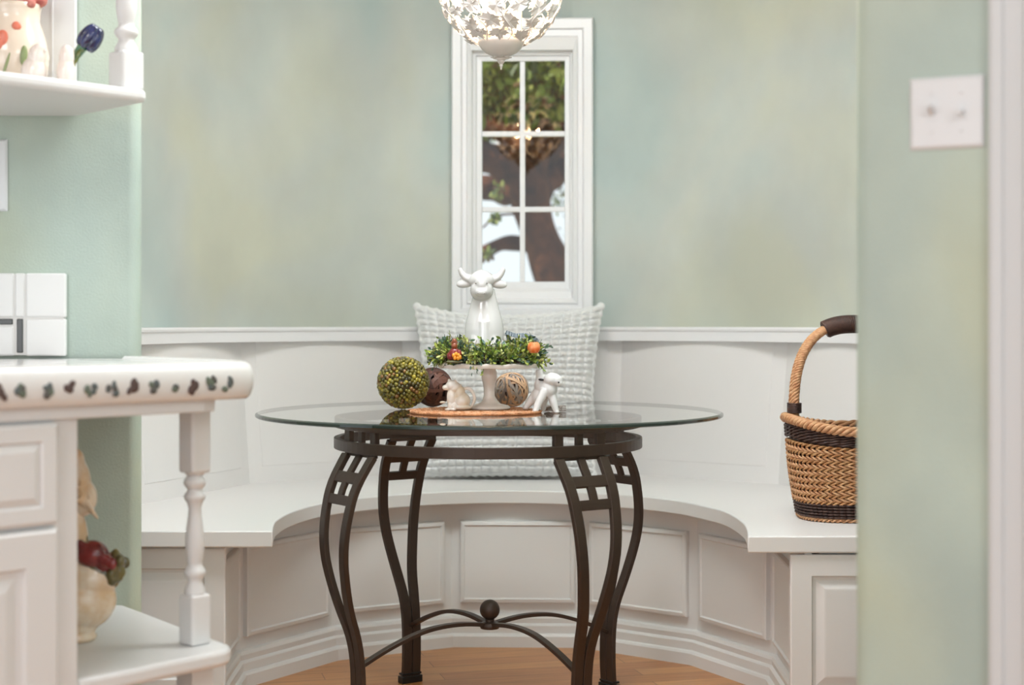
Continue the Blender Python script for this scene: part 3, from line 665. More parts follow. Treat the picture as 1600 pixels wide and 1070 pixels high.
# white calf creamer
t0 = Vector(((848-800)/F*4.02, 4.02, ZG)); q = fig(t0, 848, 644.5, s)
calf = thing('calf_creamer', 'satin white ceramic calf-shaped creamer at the right of the placemat', 'creamer', tuple(t0))
m = MB()
E(848, 600, .012, 13, 12, 17, Matrix.Rotation(math.radians(18), 3, 'Y')); E(858, 606, .0, 13, 12, 16); E(841, 614, .014, 9, 10, 18, Matrix.Rotation(math.radians(20), 3, 'Y'))
E(863, 592, -.006, 14, 11, 11); E(870, 593, -.010, 9, 8.5, 8.5); E(873, 597, -.013, 6, 6, 6)
m.tube([q(846, 596, .014), q(844.5, 584, .015), q(843, 576, .015)], lambda t: (8.5-2.5*t)*s, 14)                            # tall ear
m.tube([q(852, 608, -.006), q(843, 625, -.012), q(837, 639, -.016)], lambda t: (8-3.0*t)*s, 14); m.ball(q(836.5, 640, -.016), (5*s, 6*s, 3.6*s), 12, 8)
m.tube([q(840, 612, .018), q(828, 628, .020), q(822, 636, .020)], lambda t: (8-3.2*t)*s, 14); m.ball(q(821.5, 636.5, .02), (5.4*s, 6*s, 3.6*s), 12, 8)
m.tube([q(861, 612, .0), q(865, 628, -.004), q(869, 641, -.006)], lambda t: (8-3.6*t)*s, 14); m.ball(q(869.5, 642, -.006), (4.6*s, 5*s, 2.6*s), 12, 8)
m.tube([q(852, 616, .022), q(850, 630, .026), q(849, 641, .028)], lambda t: (6-2*t)*s, 12)
remesh(m, 'body', MATTEC, .0013, calf, 4)
m = MB(); m.ball(q(845.5, 592, -.009), (4.6*s, 2.2*s, 1.9*s), 14, 8, Matrix.Rotation(math.radians(6), 3, 'Y')); m.build('spout_hole', BLACK, calf, smooth='all')
m = MB(); m.ball(q(872.5, 596, -.0225), (1.5*s, 1.2*s, 1.4*s), 10, 8); m.build('eye', BLACK, calf, smooth='all')
# grey twig nest behind calf legs
m = MB(); cc = Vector(((864-800)/F*4.09, 4.09, ZG+.009))
for k in range(34):
    ph = random.uniform(0, 6.3); rr = random.uniform(.012, .024); pts = [cc+Vector((rr*math.cos(ph+a), rr*.7*math.sin(ph+a), .006*math.sin(2*a+k)+random.uniform(-.001, .001))) for a in [j*.45 for j in range(9)]]
    m.m = k % 2; m.tube(pts, .0011, 5)
for k in range(5): m.m = k % 2; m.tube([cc+Vector((.018, -.004, -.006+k*.003)), cc+Vector((.034, -.006+.002*k, -.006+k*.003))], .0011, 5)
tag(m.build('twig_nest', [mat('grey_twig', rgb(140, 130, 126), .8), mat('pale_twig', rgb(168, 158, 150), .8)], smooth='all', fix=False), 'little grey twig nest on the glass behind the calf legs', 'twig nest')

# ------------------------------------------------------------------ basket
TAN = mat('tan_willow_weave', rgb(194, 150, 102), .6, vary=(70, rgb(168, 112, 66), .14)); TAN2 = mat('pinkish_willow', rgb(208, 164, 122), .6, vary=(70, rgb(186, 132, 92), .14)); DKW = mat('dark_stained_willow', rgb(78, 52, 42), .5, vary=(60, rgb(52, 34, 30), .15))
bkc = Vector((.922, 4.23, ZS)); bk = thing('wicker_basket', 'tan and dark brown wicker basket with tall arched handle on the right seat', 'basket', tuple(bkc))
def brad(z):                                              # half-sizes (x,y) of the oval body by height
    t = z/.255; return (.145+.032*t**1.1+.006*math.sin(t*PI)), (.120+.028*t)
def bpt(a, z, extra=0, lift=0):
    rx, ry = brad(z); e = .75; ca, sa = math.cos(a), math.sin(a)
    x = (rx+extra)*math.copysign(abs(ca)**e, ca); y = (ry+extra)*math.copysign(abs(sa)**e, sa)
    zz_ = z+(lift*(x/ (rx+extra))**2 if lift else 0); return bkc+Vector((x, y, zz_))
NA = 150
def rope(m, z, r_, strand, turns, hand, lift=0, extra=0, ns=2):
    for k in range(ns):
        pts = []
        for j in range(NA*2):
            a = 2*PI*j/(NA*2); ph = hand*a*turns+2*PI*k/ns
            pts.append(bpt(a, z+math.sin(ph)*r_, extra+math.cos(ph)*r_, lift))
        m.tube(pts, strand, 6, closed=True)
def lift_at(z): return .034*max(0, (z-.15)/.105)
# inner shell (stakes wall)
m = MB(); lv = [0, .004, .06, .12, .18, .24]; vs_ = []
for z in lv:
    for j in range(72): vs_.append(bpt(2*PI*j/72, z, -.007, lift_at(z)))
m.add(vs_, [(i*72+j, i*72+(j+1) % 72, (i+1)*72+(j+1) % 72, (i+1)*72+j) for i in range(len(lv)-1) for j in range(72)]+[list(range(72))[::-1]])
m.build('lining', DKW, bk, fix=False, smooth='all')
m = MB(); rows = []
z = .052
hand = 1
while z < .200:
    m.m = 0 if hand > 0 else 1
    rope(m, z, .0038, .0030, 26, hand, lift_at(z), .002); z += .0088; hand = -hand
m.build('tan_weave', [TAN, TAN2], bk, fix=False, smooth='all')
m = MB()
for z_ in (.014, .022, .030, .038, .046): 
    for k in range(2):
        m.tube([bpt(2*PI*j/300, z_, .001+.0042*math.sin(28*2*PI*j/300+PI*k+z_*400)) for j in range(300)], .0032, 6, closed=True)
m.build('lower_dark_band', DKW, bk, fix=False, smooth='all')
m = MB()
for z_ in (.205, .2115, .218, .2245): rope(m, z_, .0034, .0030, 18, 1, lift_at(z_), .003)
m.build('upper_dark_band', DKW, bk, fix=False, smooth='all')
m = MB(); rope(m, .006, .003, .003, 30, 1, 0, .001); m.build('foot_rim', TAN2, bk, fix=False, smooth='all')
m = MB(); rope(m, .240, .0085, .0058, 17, 1, lift_at(.24), .004, 4); m.build('rim', TAN2, bk, fix=False, smooth='all')
# arched handle (two twisted rods)
HX = .160; zb_ = .255; ztop = .522
def hpt(t, off=0, side=0):                              # t 0..1 over the arch
    a = PI*t; ex = .62; x = -HX*math.copysign(abs(math.cos(a))**.8, math.cos(a)); zz_ = zb_+.02+(ztop-zb_-.02)*math.sin(a)**.72
    return Vector((x, side, zz_))
cen = [hpt(k/60) for k in range(61)]; cen[0] = Vector((-HX, 0, .24)); cen[-1] = Vector((HX, 0, .24))
def twisted(m, c_, r_, strand, turns, ns):
    n_ = len(c_); fine = catmull(c_, 5); N_ = len(fine)
    for k in range(ns):
        pts = []
        for j, p in enumerate(fine):
            t_ = (fine[min(j+1, N_-1)]-fine[max(j-1, 0)]).normalized(); u = Vector((0, 1, 0)); w_ = t_.cross(u).normalized(); ph = 2*PI*(turns*j/N_+k/ns)
            pts.append(bkc+p+u*math.cos(ph)*r_+w_*math.sin(ph)*r_)
        m.tube(pts, strand, 6)
m = MB(); twisted(m, [c_+Vector((0, -.006, 0)) for c_ in cen], .0072, .0050, 19, 5); twisted(m, [c_+Vector((-.004 if c_.x < 0 else .004, .013, 0)) for c_ in cen], .006, .0045, 19, 4); m.build('handle', TAN2, bk, fix=False, smooth='all')
m = MB(); seg_ = [hpt(k/60) for k in range(22, 39)]; fine = catmull([Vector((p.x, .002, p.z)) for p in seg_], 6)
m.tube([bkc+p for p in fine], .0225, 12)
for j in range(0, len(fine)-1, 2):
    p = fine[j]; t_ = (fine[j+1]-fine[j]).normalized(); u = Vector((0, 1, 0)); w_ = t_.cross(u)
    m.tube([bkc+p+u*.0225*math.cos(a)+w_*.0225*math.sin(a)+t_*.006*a/6.3 for a in [2*PI*i/14 for i in range(15)]], .0030, 5)
m.build('handle_wrap', DKW, bk, fix=False, smooth='all')
for sx in (-1, 1):
    m = MB()
    for j in range(6): m.tube([bkc+Vector((sx*HX+.017*math.cos(a), .003+.026*math.sin(a), .285+j*.0045)) for a in [2*PI*i/20 for i in range(20)]], .0028, 6, closed=True)
    m.build('handle_binding', DKW, bk, fix=False, smooth='all')

# ------------------------------------------------------------------ pendant
LC = Vector(((783-800)/F*4.126, 4.126, H+524/F*4.126)); RL = .163
pend = thing('pendant_lamp', 'white openwork pendant lamp globe of metal leaves above the table', 'lamp', tuple(LC))
LEAFM = mat('white_painted_metal_leaf', rgb(214, 208, 204), .45)
mapleaf = [(0, 0), (.12, .05), (.42, .02), (.34, .18), (.62, .26), (.50, .36), (.72, .62), (.48, .60), (.40, .72), (.24, .56), (.22, .86), (.12, .80), (0, 1.12)]
mapleaf = mapleaf+[(-x, y) for x, y in mapleaf[-2:0:-1]]
m = MB()
def sph(lat, lon, r_=RL): return LC+Vector((r_*math.cos(lat)*math.cos(lon), r_*math.cos(lat)*math.sin(lon), r_*math.sin(lat)))
def leaf(lat, lon, size, rot):
    n_ = len(mapleaf); nrm = (sph(lat, lon)-LC).normalized(); u = Vector((-math.sin(lon), math.cos(lon), 0)); v = nrm.cross(u)
    cr_, sr_ = math.cos(rot), math.sin(rot); top = []; bot = []
    for x, y in mapleaf:
        y -= .5; a = (x*cr_-y*sr_)*size; b = (x*sr_+y*cr_)*size; p = sph(lat, lon)+u*a+v*b; p = LC+(p-LC).normalized()*(RL+.003*math.sin(8*a/size))
        top.append(p); bot.append(LC+(p-LC)*.991)
    c0 = sum(top, Vector())/n_; c1 = sum(bot, Vector())/n_
    m.add(top+bot+[c0, c1], [(i, (i+1) % n_, 2*n_) for i in range(n_)]+[(n_+(i+1) % n_, n_+i, 2*n_+1) for i in range(n_)]+[(i, n_+i, n_+(i+1) % n_, (i+1) % n_) for i in range(n_)])
k = 0
for lat_d, cnt in ((-58, 8), (-42, 12), (-26, 15), (-9, 17), (8, 17), (25, 15), (42, 12), (58, 8), (70, 5)):
    for j in range(cnt):
        lon = 2*PI*(j+.5*(k % 2)+random.uniform(-.14, .14))/cnt; leaf(math.radians(lat_d+random.uniform(-3, 3)), lon, random.uniform(.038, .048), random.uniform(-.9, .9)+(PI if random.random() < .35 else 0))
    k += 1
for j in range(9):                                        # climbing vine wires
    l0 = 2*PI*j/9; m.tube([sph(math.radians(-66+136*i/30), l0+.16*math.sin(i*.55+j), RL) for i in range(31)], .0016, 6)
for j in range(26):                                       # tendril curls
    la, lo = math.radians(random.uniform(-58, 60)), random.uniform(0, 2*PI); pts = []
    for i in range(22):
        a = i*.55; rr = .004+.0105*i/22; pts.append(sph(la+rr*math.cos(a)/RL, lo+rr*math.sin(a)/RL/max(.3, math.cos(la)), RL+.004))
    m.tube(pts, .0011, 5)
m.build('leaf_shade', LEAFM, pend, fix=False)
zb = -.150
m = MB(); m.lathe([(.0, -.188), (.010, -.187), (.026, -.180), (.042, -.172), (.054, -.160), (.059, -.150), (.061, -.147), (.061, -.143), (.057, -.143), (.050, -.152), (0, -.165)], LC, 48, cap=False)
m.build('bottom_dish', LEAFM, pend, smooth=True, auto=40)
m = MB(); m.lathe([(0, -.218), (.002, -.216), (.003, -.210), (.0055, -.206), (.004, -.203), (.008, -.199), (.0095, -.196), (.008, -.194), (.013, -.190), (.015, -.187), (.010, -.184), (0, -.182)], LC, 24, cap=False)
for j in range(8):
    a = 2*PI*j/8; m.ball(LC+Vector((.020*math.cos(a), .020*math.sin(a), -.185)), (.009, .006, .002), 10, 6, Matrix.Rotation(a, 3, 'Z'))
m.build('finial', LEAFM, pend, smooth=True, auto=60)
m = MB(); m.lathe([(.004, -.165), (.004, .19), (.02, .19), (.02, .2), (.003, .2), (.003, .70)], LC, 16); m.build('stem', LEAFM, pend)
BULB = emis('warm_bulb', (1, .66, .36, 1), 120)
for j in range(3):
    a = 2*PI*j/3+.5; c_ = LC+Vector((.048*math.cos(a), .048*math.sin(a), -.085))
    m = MB(); m.lathe([(.013, -.03), (.013, .03), (.009, .034), (0, .034)], c_, 16); m.lathe([(.004, -.05), (.019, -.034), (.019, -.03)], c_, 16); m.tube([LC+Vector((0, 0, -.145)), c_+Vector((0, 0, -.05)), c_+Vector((0, 0, -.03))], .003, 6)
    m.build('candle_sleeve', mat('candle_ivory', rgb(235, 225, 205), .5), pend)
    m = MB(); m.lathe([(.005, .034), (.013, .046), (.016, .058), (.012, .074), (.004, .088), (.0008, .094)], c_, 14); m.build('bulb', BULB, pend, smooth='all')

# ------------------------------------------------------------------ right wall switch
def frame_on(c, u, v, n_):
    def q(a, b, h=0): return Vector(c)+u*a+v*b+n_*h
    return q
sw = Vector((*rw(.150), 1.353)); u = Vector((RD.x, RD.y, 0)); v = Vector((0, 0, 1)); nn = Vector((RN.x, RN.y, 0)); q = frame_on(sw, u, v, nn)
PLATE = mat('white_plastic_plate', rgb(216, 218, 219), .25)
def plate(name, label, c, u, nn, w2, h2, toggles):
    t = thing(name, label, 'light switch', tuple(c)); q = frame_on(c, u, v, nn)
    m = MB(); pr = [(0, 0), (0, .002), (.004, .0055), (.006, .006)]
    vs_ = []
    for ins, h in pr: vs_ += [q(-w2+ins, -h2+ins, h), q(w2-ins, -h2+ins, h), q(w2-ins, h2-ins, h), q(-w2+ins, h2-ins, h)]
    m.add(vs_, [(i*4+k, i*4+(k+1) % 4, (i+1)*4+(k+1) % 4, (i+1)*4+k) for i in range(3) for k in range(4)]+[(12, 13, 14, 15)]); m.build('cover_plate', PLATE, t)
    R3 = Matrix((u, v, nn)).transposed()
    for a, up in toggles:
        m = MB(); m.box(q(a, 0, .0064), (.010, .024, .0014), M=R3); b = q(a, 0, .006)
        tt = q(a, .011*up, .024); m.tube([b, tt], lambda s_: .0062-.0014*s_, 4); m.build('toggle', PLATE, t)
        for sg in (-1, 1):
            m = MB(); m.ball(q(a, sg*.030, .0055), (.0024, .0024, .0016), 10, 6); m.build('screw', mat('painted_screw', rgb(205, 205, 204), .3), t, smooth='all')
    return t
plate('light_switch', 'white double toggle switch plate on the right sage wall', sw, u, nn, .058, .0572, ((-.023, 1), (.023, -.2)))
plate('light_switch', 'white single switch plate on the left wall under the upper shelf', P(-22, 274, 3.498), Vector((1, 0, 0)), Vector((0, -1, 0)), .049, .080, ((0, 1),))

# ------------------------------------------------------------------ left kitchen: tiles, counter, cabinet, shelves
TILE = mat('white_glazed_tile', rgb(222, 222, 220), .22, coat=.1); LINER = mat('black_liner_tile', rgb(46, 46, 44), .2)
bs = thing('tile_backsplash', 'short white tile backsplash with black liner pieces behind the counter', 'backsplash', tuple(P(40, 560, 3.49)))
m = MB(); a, b = P(-140, 556, 3.495), P(104, 427, 3.495); m.box(((a.x+b.x)/2, 3.490, (a.z+b.z)/2), (b.x-a.x-.006, .016, b.z-a.z-.004)); m.build('grout', mat('grout', rgb(222, 221, 218), .8), bs)
def tile(l, r_, t_, b_, mt, nm='tile', y0=3.480):
    a, b = P(l, b_, 3.49), P(r_, t_, 3.49); m = MB(); m.box(((a.x+b.x)/2, (y0+3.497)/2, (a.z+b.z)/2), (b.x-a.x, 3.497-y0, b.z-a.z)); m.build(nm, mt, bs, bevel=.004 if mt is TILE else .002)
tile(42, 104, 427, 496, TILE); tile(42, 104, 498, 556, TILE); tile(25, 40.5, 427, 496, TILE); tile(-40, 23.5, 427, 496, TILE); tile(-40, 23.5, 509, 556, TILE)
tile(28, 38, 498, 551, LINER, 'liner_tile'); tile(-40, 22, 498, 507, LINER, 'liner_tile'); tile(-104, -42, 427, 556, TILE)
e = Vector((.670, .742)); nb = Vector((-.742, .670)); Q0 = Vector((-.852, 2.61))
def cl(s_, o_=0): p = Q0+e*s_+nb*o_; return (p.x, p.y)
ZC = .944; ZCB = .876
ct = thing('countertop', 'white tiled countertop with painted flower edging at the left', 'countertop', (-.9, 3.1, ZCB))
edge = [cl(-1.0), cl(-.5), cl(0), cl(.25), cl(.485)]+[tuple(Vector(cl(.545-.045, .045))+e*.045*math.sin(a)-nb*.045*math.cos(a)) for a in [math.radians(k_) for k_ in (15, 40, 65, 90)]]+[(-.56, 3.155), (-.70, 3.32), (-.842, 3.49)]
m = MB(); m.prism([(p[0], p[1]) for p in edge]+[(-2.0, 3.49), (-2.0, 2.2)], ZCB+.012, ZC-.003)
CTOP = NT('marbled_white_tile'); b_ = CTOP.b; tc = CTOP.node('ShaderNodeTexCoord'); nz = CTOP.node('ShaderNodeTexNoise'); nz.inputs['Scale'].default_value = 14; nz.inputs['Detail'].default_value = 5
CTOP.link(tc.outputs['Object'], nz.inputs[0]); cr = CTOP.node('ShaderNodeValToRGB'); cr.color_ramp.elements[0].position = .36; cr.color_ramp.elements[0].color = rgb(150, 148, 148); cr.color_ramp.elements[1].position = .46; cr.color_ramp.elements[1].color = rgb(228, 227, 226)
CTOP.link(nz.outputs['Fac'], cr.inputs[0]); CTOP.link(cr.outputs[0], b_.inputs['Base Color']); b_.inputs['Roughness'].default_value = .15
m.build('tiled_top', CTOP.m, ct)
m = MB(); m.sweep([edge[0], edge[1], edge[2], edge[3], edge[4]]+edge[5:], [(.004, ZCB), (-.003, ZCB+.006), (-.008, ZCB+.02), (-.010, ZCB+.036), (-.008, ZCB+.052), (-.002, ZC-.003), (.008, ZC+.003), (.022, ZC+.003), (.03, ZC-.004), (.03, ZCB)], side=1)
m.build('edge_tile', TILE, ct, smooth=True, auto=50)
FM = [mat('flower_grey', rgb(86, 84, 80), .3), mat('flower_brown', rgb(84, 66, 62), .3), mat('flower_green', rgb(98, 108, 94), .3), mat('flower_teal', rgb(88, 96, 96), .3)]
s_ = -.05; kind = 0
while s_ < .50:
    m = MB()
    for j in range(random.randint(3, 6)):
        zz_ = ZCB+.030+random.uniform(-.010, .010); oo = -.0102; p = cl(s_+random.uniform(-.011, .011), oo); M = Matrix((Vector((e.x, e.y, 0)), Vector((nb.x, nb.y, 0)), Vector((0, 0, 1)))).transposed()
        m.m = (1 if kind % 3 == 1 else random.choice([0, 2, 3])); m.ball((*p, zz_), (random.uniform(.004, .008), .0016, random.uniform(.005, .010)), 10, 6, M@Matrix.Rotation(random.uniform(-.6, .6), 3, 'Y'))
    m.build('painted_flower', FM, ct, smooth='all', fix=False); s_ += .043; kind += 1
m = MB(); m.prism([cl(-.9, .018), cl(.43, .018), cl(.465, .03), cl(.465, .06), (-.90, 3.40), (-1.2, 3.40)], .853, ZCB+.003); m.build('apron', CREAMW, ct, bevel=.003)
# cabinet
cab = thing('base_cabinet', 'white base cabinet with drawer and door turned at an angle, lower left', 'cabinet', (*cl(-.2, .25), 0))
m = MB(); m.prism([cl(-.75, .03), cl(.167, .03), cl(.167, .52), cl(-.75, .52)], 0, .854); m.build('carcass', CREAMW, cab, bevel=.003)
fn = (-nb.x, -nb.y)
m = MB(); m.rings(cl(-.42, .03), cl(.118, .03), .674, .848, fn, [(0, 0), (0, .014), (.006, .019), (.030, .019), (.034, .014), (.048, .020), (.052, .020)]); m.build('drawer', CREAMW, cab)
m = MB(); m.rings(cl(-.42, .03), cl(.118, .03), .10, .666, fn, [(0, 0), (0, .014), (.006, .019), (.062, .019), (.067, .010), (.078, .009), (.10, .015), (.104, .015)]); m.build('door', CREAMW, cab)
# end shelf
def post(t, c, z0, zs_, name='spindle_post', half=.023, rot=math.radians(48)):
    """zs_: z of top of lower block, bottom of upper block, top"""
    z1, z2, z3 = zs_; m = MB(); c = Vector((c[0], c[1], 0)); hh = half*2
    m.box(c+Vector((0, 0, (z0+z1)/2)), (hh, hh, z1-z0), rotz=rot)
    if z3 > z2: m3 = MB(); m3.box(c+Vector((0, 0, (z2+z3)/2)), (hh, hh, z3-z2), rotz=rot); m3.build('post_block', CREAMW, t, bevel=.006)
    m2_ = MB(); L = z2-z1; a = half
    pr = [(.0, -.002), (a*.9, 0), (a*.86, .01), (a*.62, .022), (a*.62, .026)]
    pr += [(a*.62+a*.30*math.sin(PI*k_/6), .028+.026*k_/6) for k_ in range(7)]
    top_b = L-.062
    pr += [(a*.60, .060), (a*.66, .066), (a*.78, .085), (a*.80, .10), (a*.74, .125), (a*.58, max(.15, top_b-.03)), (a*.52, top_b-.008), (a*.62, top_b)]
    pr += [(a*.66+a*.26*math.sin(PI*k_/6), top_b+.004+.022*k_/6) for k_ in range(7)]
    pr += [(a*.62+a*.34*math.sin(PI*k_/6), top_b+.030+.026*k_/6) for k_ in range(7)]
    pr += [(a*.8, L-.002), (a*.9, L+.001), (0, L+.002)]
    o1 = m.build(name, CREAMW, t, bevel=.006)
    m2_.lathe(pr, c+Vector((0, 0, z1)), 24, cap=False); o2 = m2_.build('turning', CREAMW, None, smooth=True, auto=50); o2.parent = o1
    return o1
ZSH = H-.628
sh = thing('end_shelf', 'white open end shelf with turned spindle post beside the base cabinet', 'shelf', (-.8, 3.1, ZSH-.03))
tipc = Vector((-.600, 3.035)); shp = [cl(.169, .032), cl(.30, .034), cl(.37, .040)]+[(tipc.x+.055*math.cos(math.radians(a)), tipc.y+.055*math.sin(math.radians(a))) for a in range(-45, 41, 12)]+[(-.865, 3.495), (-1.3, 3.495), cl(.169, .52)]
m = MB(); m.prism(shp, ZSH-.032, ZSH); m.build('shelf_board', CREAMW, sh, bevel=.009, smooth=True, auto=30)
m = MB(); m.prism([tuple(p) for p in (cl(.169, .06), cl(.33, .06), (-.66, 3.05), (-.88, 3.40), (-1.2, 3.45), cl(.169, .5))], 0, ZSH-.20); m.build('plinth', CREAMW, sh)
post(sh, (-.620, 3.065), ZSH, (.492, .728, .852))
m = MB(); m.box((-.62, 3.065, (ZSH-.032)/2), (.05, .05, ZSH-.032), rotz=math.radians(48)); m.build('lower_post', CREAMW, sh)
# rooster
t0 = Vector(((118-800)/F*3.10, 3.10, ZSH)); s = 3.10/F; q = fig(t0, 118, 1003, s)
ro = thing('ceramic_rooster', 'cream ceramic rooster with red and green glaze on the end shelf', 'figurine', tuple(t0))
CRG = mat('cream_brown_glaze', rgb(222, 190, 150), .22, coat=.6, vary=(28, rgb(232, 216, 192), .12)); GRG = mat('olive_glaze', rgb(84, 78, 44), .2, coat=.6, vary=(40, rgb(120, 112, 66), .12)); RDG = mat('oxblood_glaze', rgb(128, 36, 36), .2, coat=.7, vary=(30, rgb(92, 28, 30), .1))
m = MB(); E(120, 940, 0, 62, 48, 50); E(112, 978, 0, 42, 36, 22); E(134, 905, 0, 52, 42, 40); E(108, 850, 0, 30, 26, 62); E(110, 790, 0, 24, 20, 40)
m.lathe([(0, 0), (30*s, 0), (34*s, 6*s), (28*s, 16*s), (0, 20*s)], t0, 24); remesh(m, 'body', CRG, .003, ro, 4)
m = MB(); E(150, 888, 0, 46, 34, 30, Matrix.Rotation(math.radians(50), 3, 'Y'))
for k in range(26):
    a = random.uniform(-.4, .9); m.ball(q(150+48*math.cos(a)*random.uniform(.5, 1), 880+44*math.sin(a)*random.uniform(.6, 1), random.uniform(-.03, .03)), (7*s, 7*s, 10*s), 10, 8)
E(112, 845, 0, 26, 22, 30); remesh(m, 'wing', GRG, .0025, ro, 2)
m = MB(); E(150, 865, -.028, 26, 22, 22); E(168, 878, -.024, 16, 18, 16)
for k in range(8): m.ball(q(135+k*7, 850+k*4, -.045), (8*s, 6*s, 10*s), 10, 8)
remesh(m, 'breast_feathers', RDG, .0025, ro, 2)
m = MB(); E(112, 760, 0, 30, 24, 50); E(128, 780, 0, 24, 20, 30)
for k in range(14):
    a = k/14; m.tube([q(112+22*a, 730+60*a, -.012+.02*math.sin(k)), q(130+26*a+4*math.sin(k*2), 742+75*a, -.016+.02*math.sin(k*1.7))], lambda t_: (8-6*t_)*s, 8)
E(116, 722, 0, 16, 14, 20); remesh(m, 'neck_feathers', CRG, .0024, ro, 2)
# upper shelf
ZU = H+.46
us = thing('upper_shelf', 'white upper corner shelf with a turned spindle at top left', 'shelf', (-1.0, 3.45, ZU))
tip = Vector((-.790, 3.275))
m = MB(); ptip = [(tip.x+.024*math.cos(math.radians(a)), tip.y+.024*math.sin(math.radians(a))) for a in range(-44, 60, 14)]
m.prism([(-1.45, 2.56)]+[(tip.x-.6*e.x+.024*.74, tip.y-.6*e.y-.024*.67)]+ptip+[(-.965, 3.497), (-1.9, 3.497), (-1.9, 2.8)], ZU, ZU+.026); m.build('shelf_board', CREAMW, us, bevel=.009, smooth=True, auto=30)
m = MB(); m.box((-1.37, 3.488, ZU+.026+.4), (.80, .018, .8))
for k in range(9): m.box((-.99-k*.062-.03, 3.4785, ZU+.426), (.003, .003, .8))
m.build('back_panel', CREAMW, us)
post(us, (-.808, 3.285), ZU+.026, (ZU+.026+.080, ZU+.026+.38, ZU+.026+.45), half=.027, rot=math.radians(48))
m = MB(); m.prism([(-1.45, 2.66), (-.80, 3.26), (-.96, 3.49), (-1.9, 3.49), (-1.9, 2.9)], ZU+.47, ZU+.50); m.build('upper_board', CREAMW, us)
ZUT = ZU+.026
# pitcher and friends
CRJ = mat('cream_porcelain', rgb(232, 214, 194), .2, coat=.5)
jc = Vector(((20-800)/F*3.40, 3.395, ZUT)); s = 3.4/F
jug = thing('flower_jug', 'cream jug painted with a coral tulip standing on the upper shelf', 'jug', tuple(jc))
m = MB(); m.lathe([(0, 0), (.050, 0), (.058, .01), (.074, .05), (.078, .09), (.070, .13), (.058, .165), (.060, .19), (.064, .20), (.060, .20), (.054, .17), (0, .165)], jc, 40, cap=False); m.build('jug_body', CRJ, jug, smooth='all')
m = MB(); fp = lambda a, z, r_=.0795: jc+Vector((r_*math.sin(a), -r_*math.cos(a), z))
def decal(a, z, ra, rzz, k, rot=0):
    m.m = k; rr = interp([(0, .052), (.05, .074), (.09, .078), (.13, .070), (.165, .058)], z)+.0005; m.ball(fp(a, z, rr), (ra, .004, rzz), 14, 8, Matrix.Rotation(a, 3, 'Z')@Matrix.Rotation(rot, 3, 'Y'))
decal(-.18, .105, .018, .020, 0); decal(.0, .115, .014, .020, 0, .3); decal(-.38, .108, .012, .020, 0, -.3); decal(.45, .145, .010, .010, 0)
decal(.15, .06, .003, .030, 1, .3); decal(.62, .082, .008, .022, 1, .1); decal(.0, .022, .010, .018, 1, -.6); decal(-.35, .03, .012, .016, 1, .5)
m.build('painted_tulip', [mat('coral_paint', rgb(222, 122, 96), .3), mat('sage_paint', rgb(140, 152, 104), .3)], jug, smooth='all', fix=False)
m = MB(); 
for k in range(6):
    a = k*1.05; m.ball(jc+Vector((.035*math.cos(a)+.02, .03*math.sin(a), .212+.012*math.sin(k*2.1))), (.022, .02, .017), 12, 8)
m.m = 1
for k in range(5): m.ball(jc+Vector((-.045+.02*k, -.02, .205)), (.008, .006, .02), 8, 6, Matrix.Rotation(.7*(k-2), 3, 'Y'))
tag(m.build('silk_roses', [mat('dusty_rose', rgb(206, 132, 118), .6, vary=(60, rgb(176, 92, 84), .1)), mat('rose_leaf', rgb(84, 94, 62), .6)], smooth='all', fix=False), 'dusty pink silk roses poking out of the jug top', 'flowers')
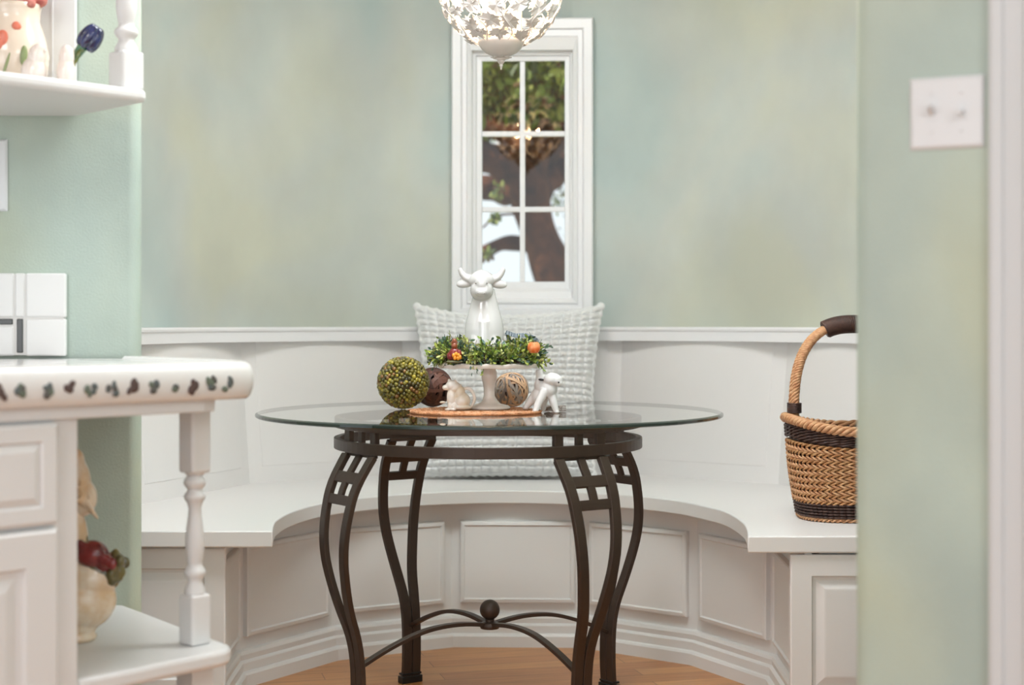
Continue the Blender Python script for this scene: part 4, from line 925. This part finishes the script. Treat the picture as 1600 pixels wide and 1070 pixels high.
def bird(px, h, label, tilt):
    c = Vector(((px-800)/F*3.22, 3.22+(.01 if px > 80 else 0), ZUT)); s_ = 3.22/F
    b = thing('bird_figurine', label, 'figurine', tuple(c), None)
    m = MB(); m.ball(c+Vector((0, 0, 22*s_)), (20*s_ if px < 80 else 15*s_, 15*s_, 24*s_), 20, 14); m.ball(c+Vector((tilt*5*s_, 0, 46*s_)), (14*s_ if px < 80 else 12*s_, 12*s_, 20*s_), 18, 12)
    m.ball(c+Vector((tilt*9*s_, 0, (h-10)*s_)), (11*s_, 10*s_, 10*s_), 18, 12); m.lathe([(0, 0), (16*s_, 0), (17*s_, 5*s_), (0, 8*s_)], c, 20)
    remesh(m, 'body', CRJ2, .0022, b, 5)
    m = MB(); m.tube([c+Vector((tilt*14*s_, -.004, (h-12)*s_)), c+Vector((tilt*22*s_, -.006, (h-15)*s_))], lambda t_: (3.4-2.8*t_)*s_, 8); m.build('beak', CRJ2, b, smooth='all')
    return b
CRJ2 = mat('pink_white_porcelain', rgb(236, 222, 212), .18, coat=.7)
bird(53, 68, 'plump pinkish-white porcelain bird, leftmost of two on the upper shelf', 1); 
bird(101, 64, 'slim pinkish-white porcelain bird next to the blue tulip', .2)
# blue tulip
s = 3.25/F; t0 = P(112, 118, 3.27); t = thing('blue_tulip', 'dark blue glass tulip on a green stem leaning over the upper shelf', 'flower', (t0.x, t0.y, ZUT))
hd = P(140, 62, 3.26); ax = (P(150, 42, 3.26)-P(122, 82, 3.26)).normalized(); M = ax.to_track_quat('Z', 'Y').to_matrix()
m = MB()
for k in range(6): a = 2*PI*k/6; m.ball(hd+M@Vector((9*s*math.cos(a), 9*s*math.sin(a), 4*s)), (9.5*s, 9.5*s, 21*s), 14, 10, M@Matrix.Rotation(a, 3, 'Z')@Matrix.Rotation(-.12, 3, 'Y'))
m.build('petals', mat('cobalt_glass', rgb(38, 48, 98), .12, coat=.8, vary=(50, rgb(24, 32, 66), .1)), t, smooth='all', fix=False)
m = MB(); m.tube(catmull([Vector((P(108, 118, 3.27).x, 3.27, ZUT)), P(113, 98, 3.27), P(121, 84, 3.265), P(130, 72, 3.26)], 5), lambda t_: (4.5+4*t_)*s, 12)
m.ball(P(119, 92, 3.25), (4*s, 3*s, 16*s), 10, 8, Matrix.Rotation(.5, 3, 'Y')); m.build('stem', mat('olive_green_glass', rgb(120, 124, 48), .2, coat=.6, vary=(60, rgb(70, 120, 90), .1)), t, smooth='all')
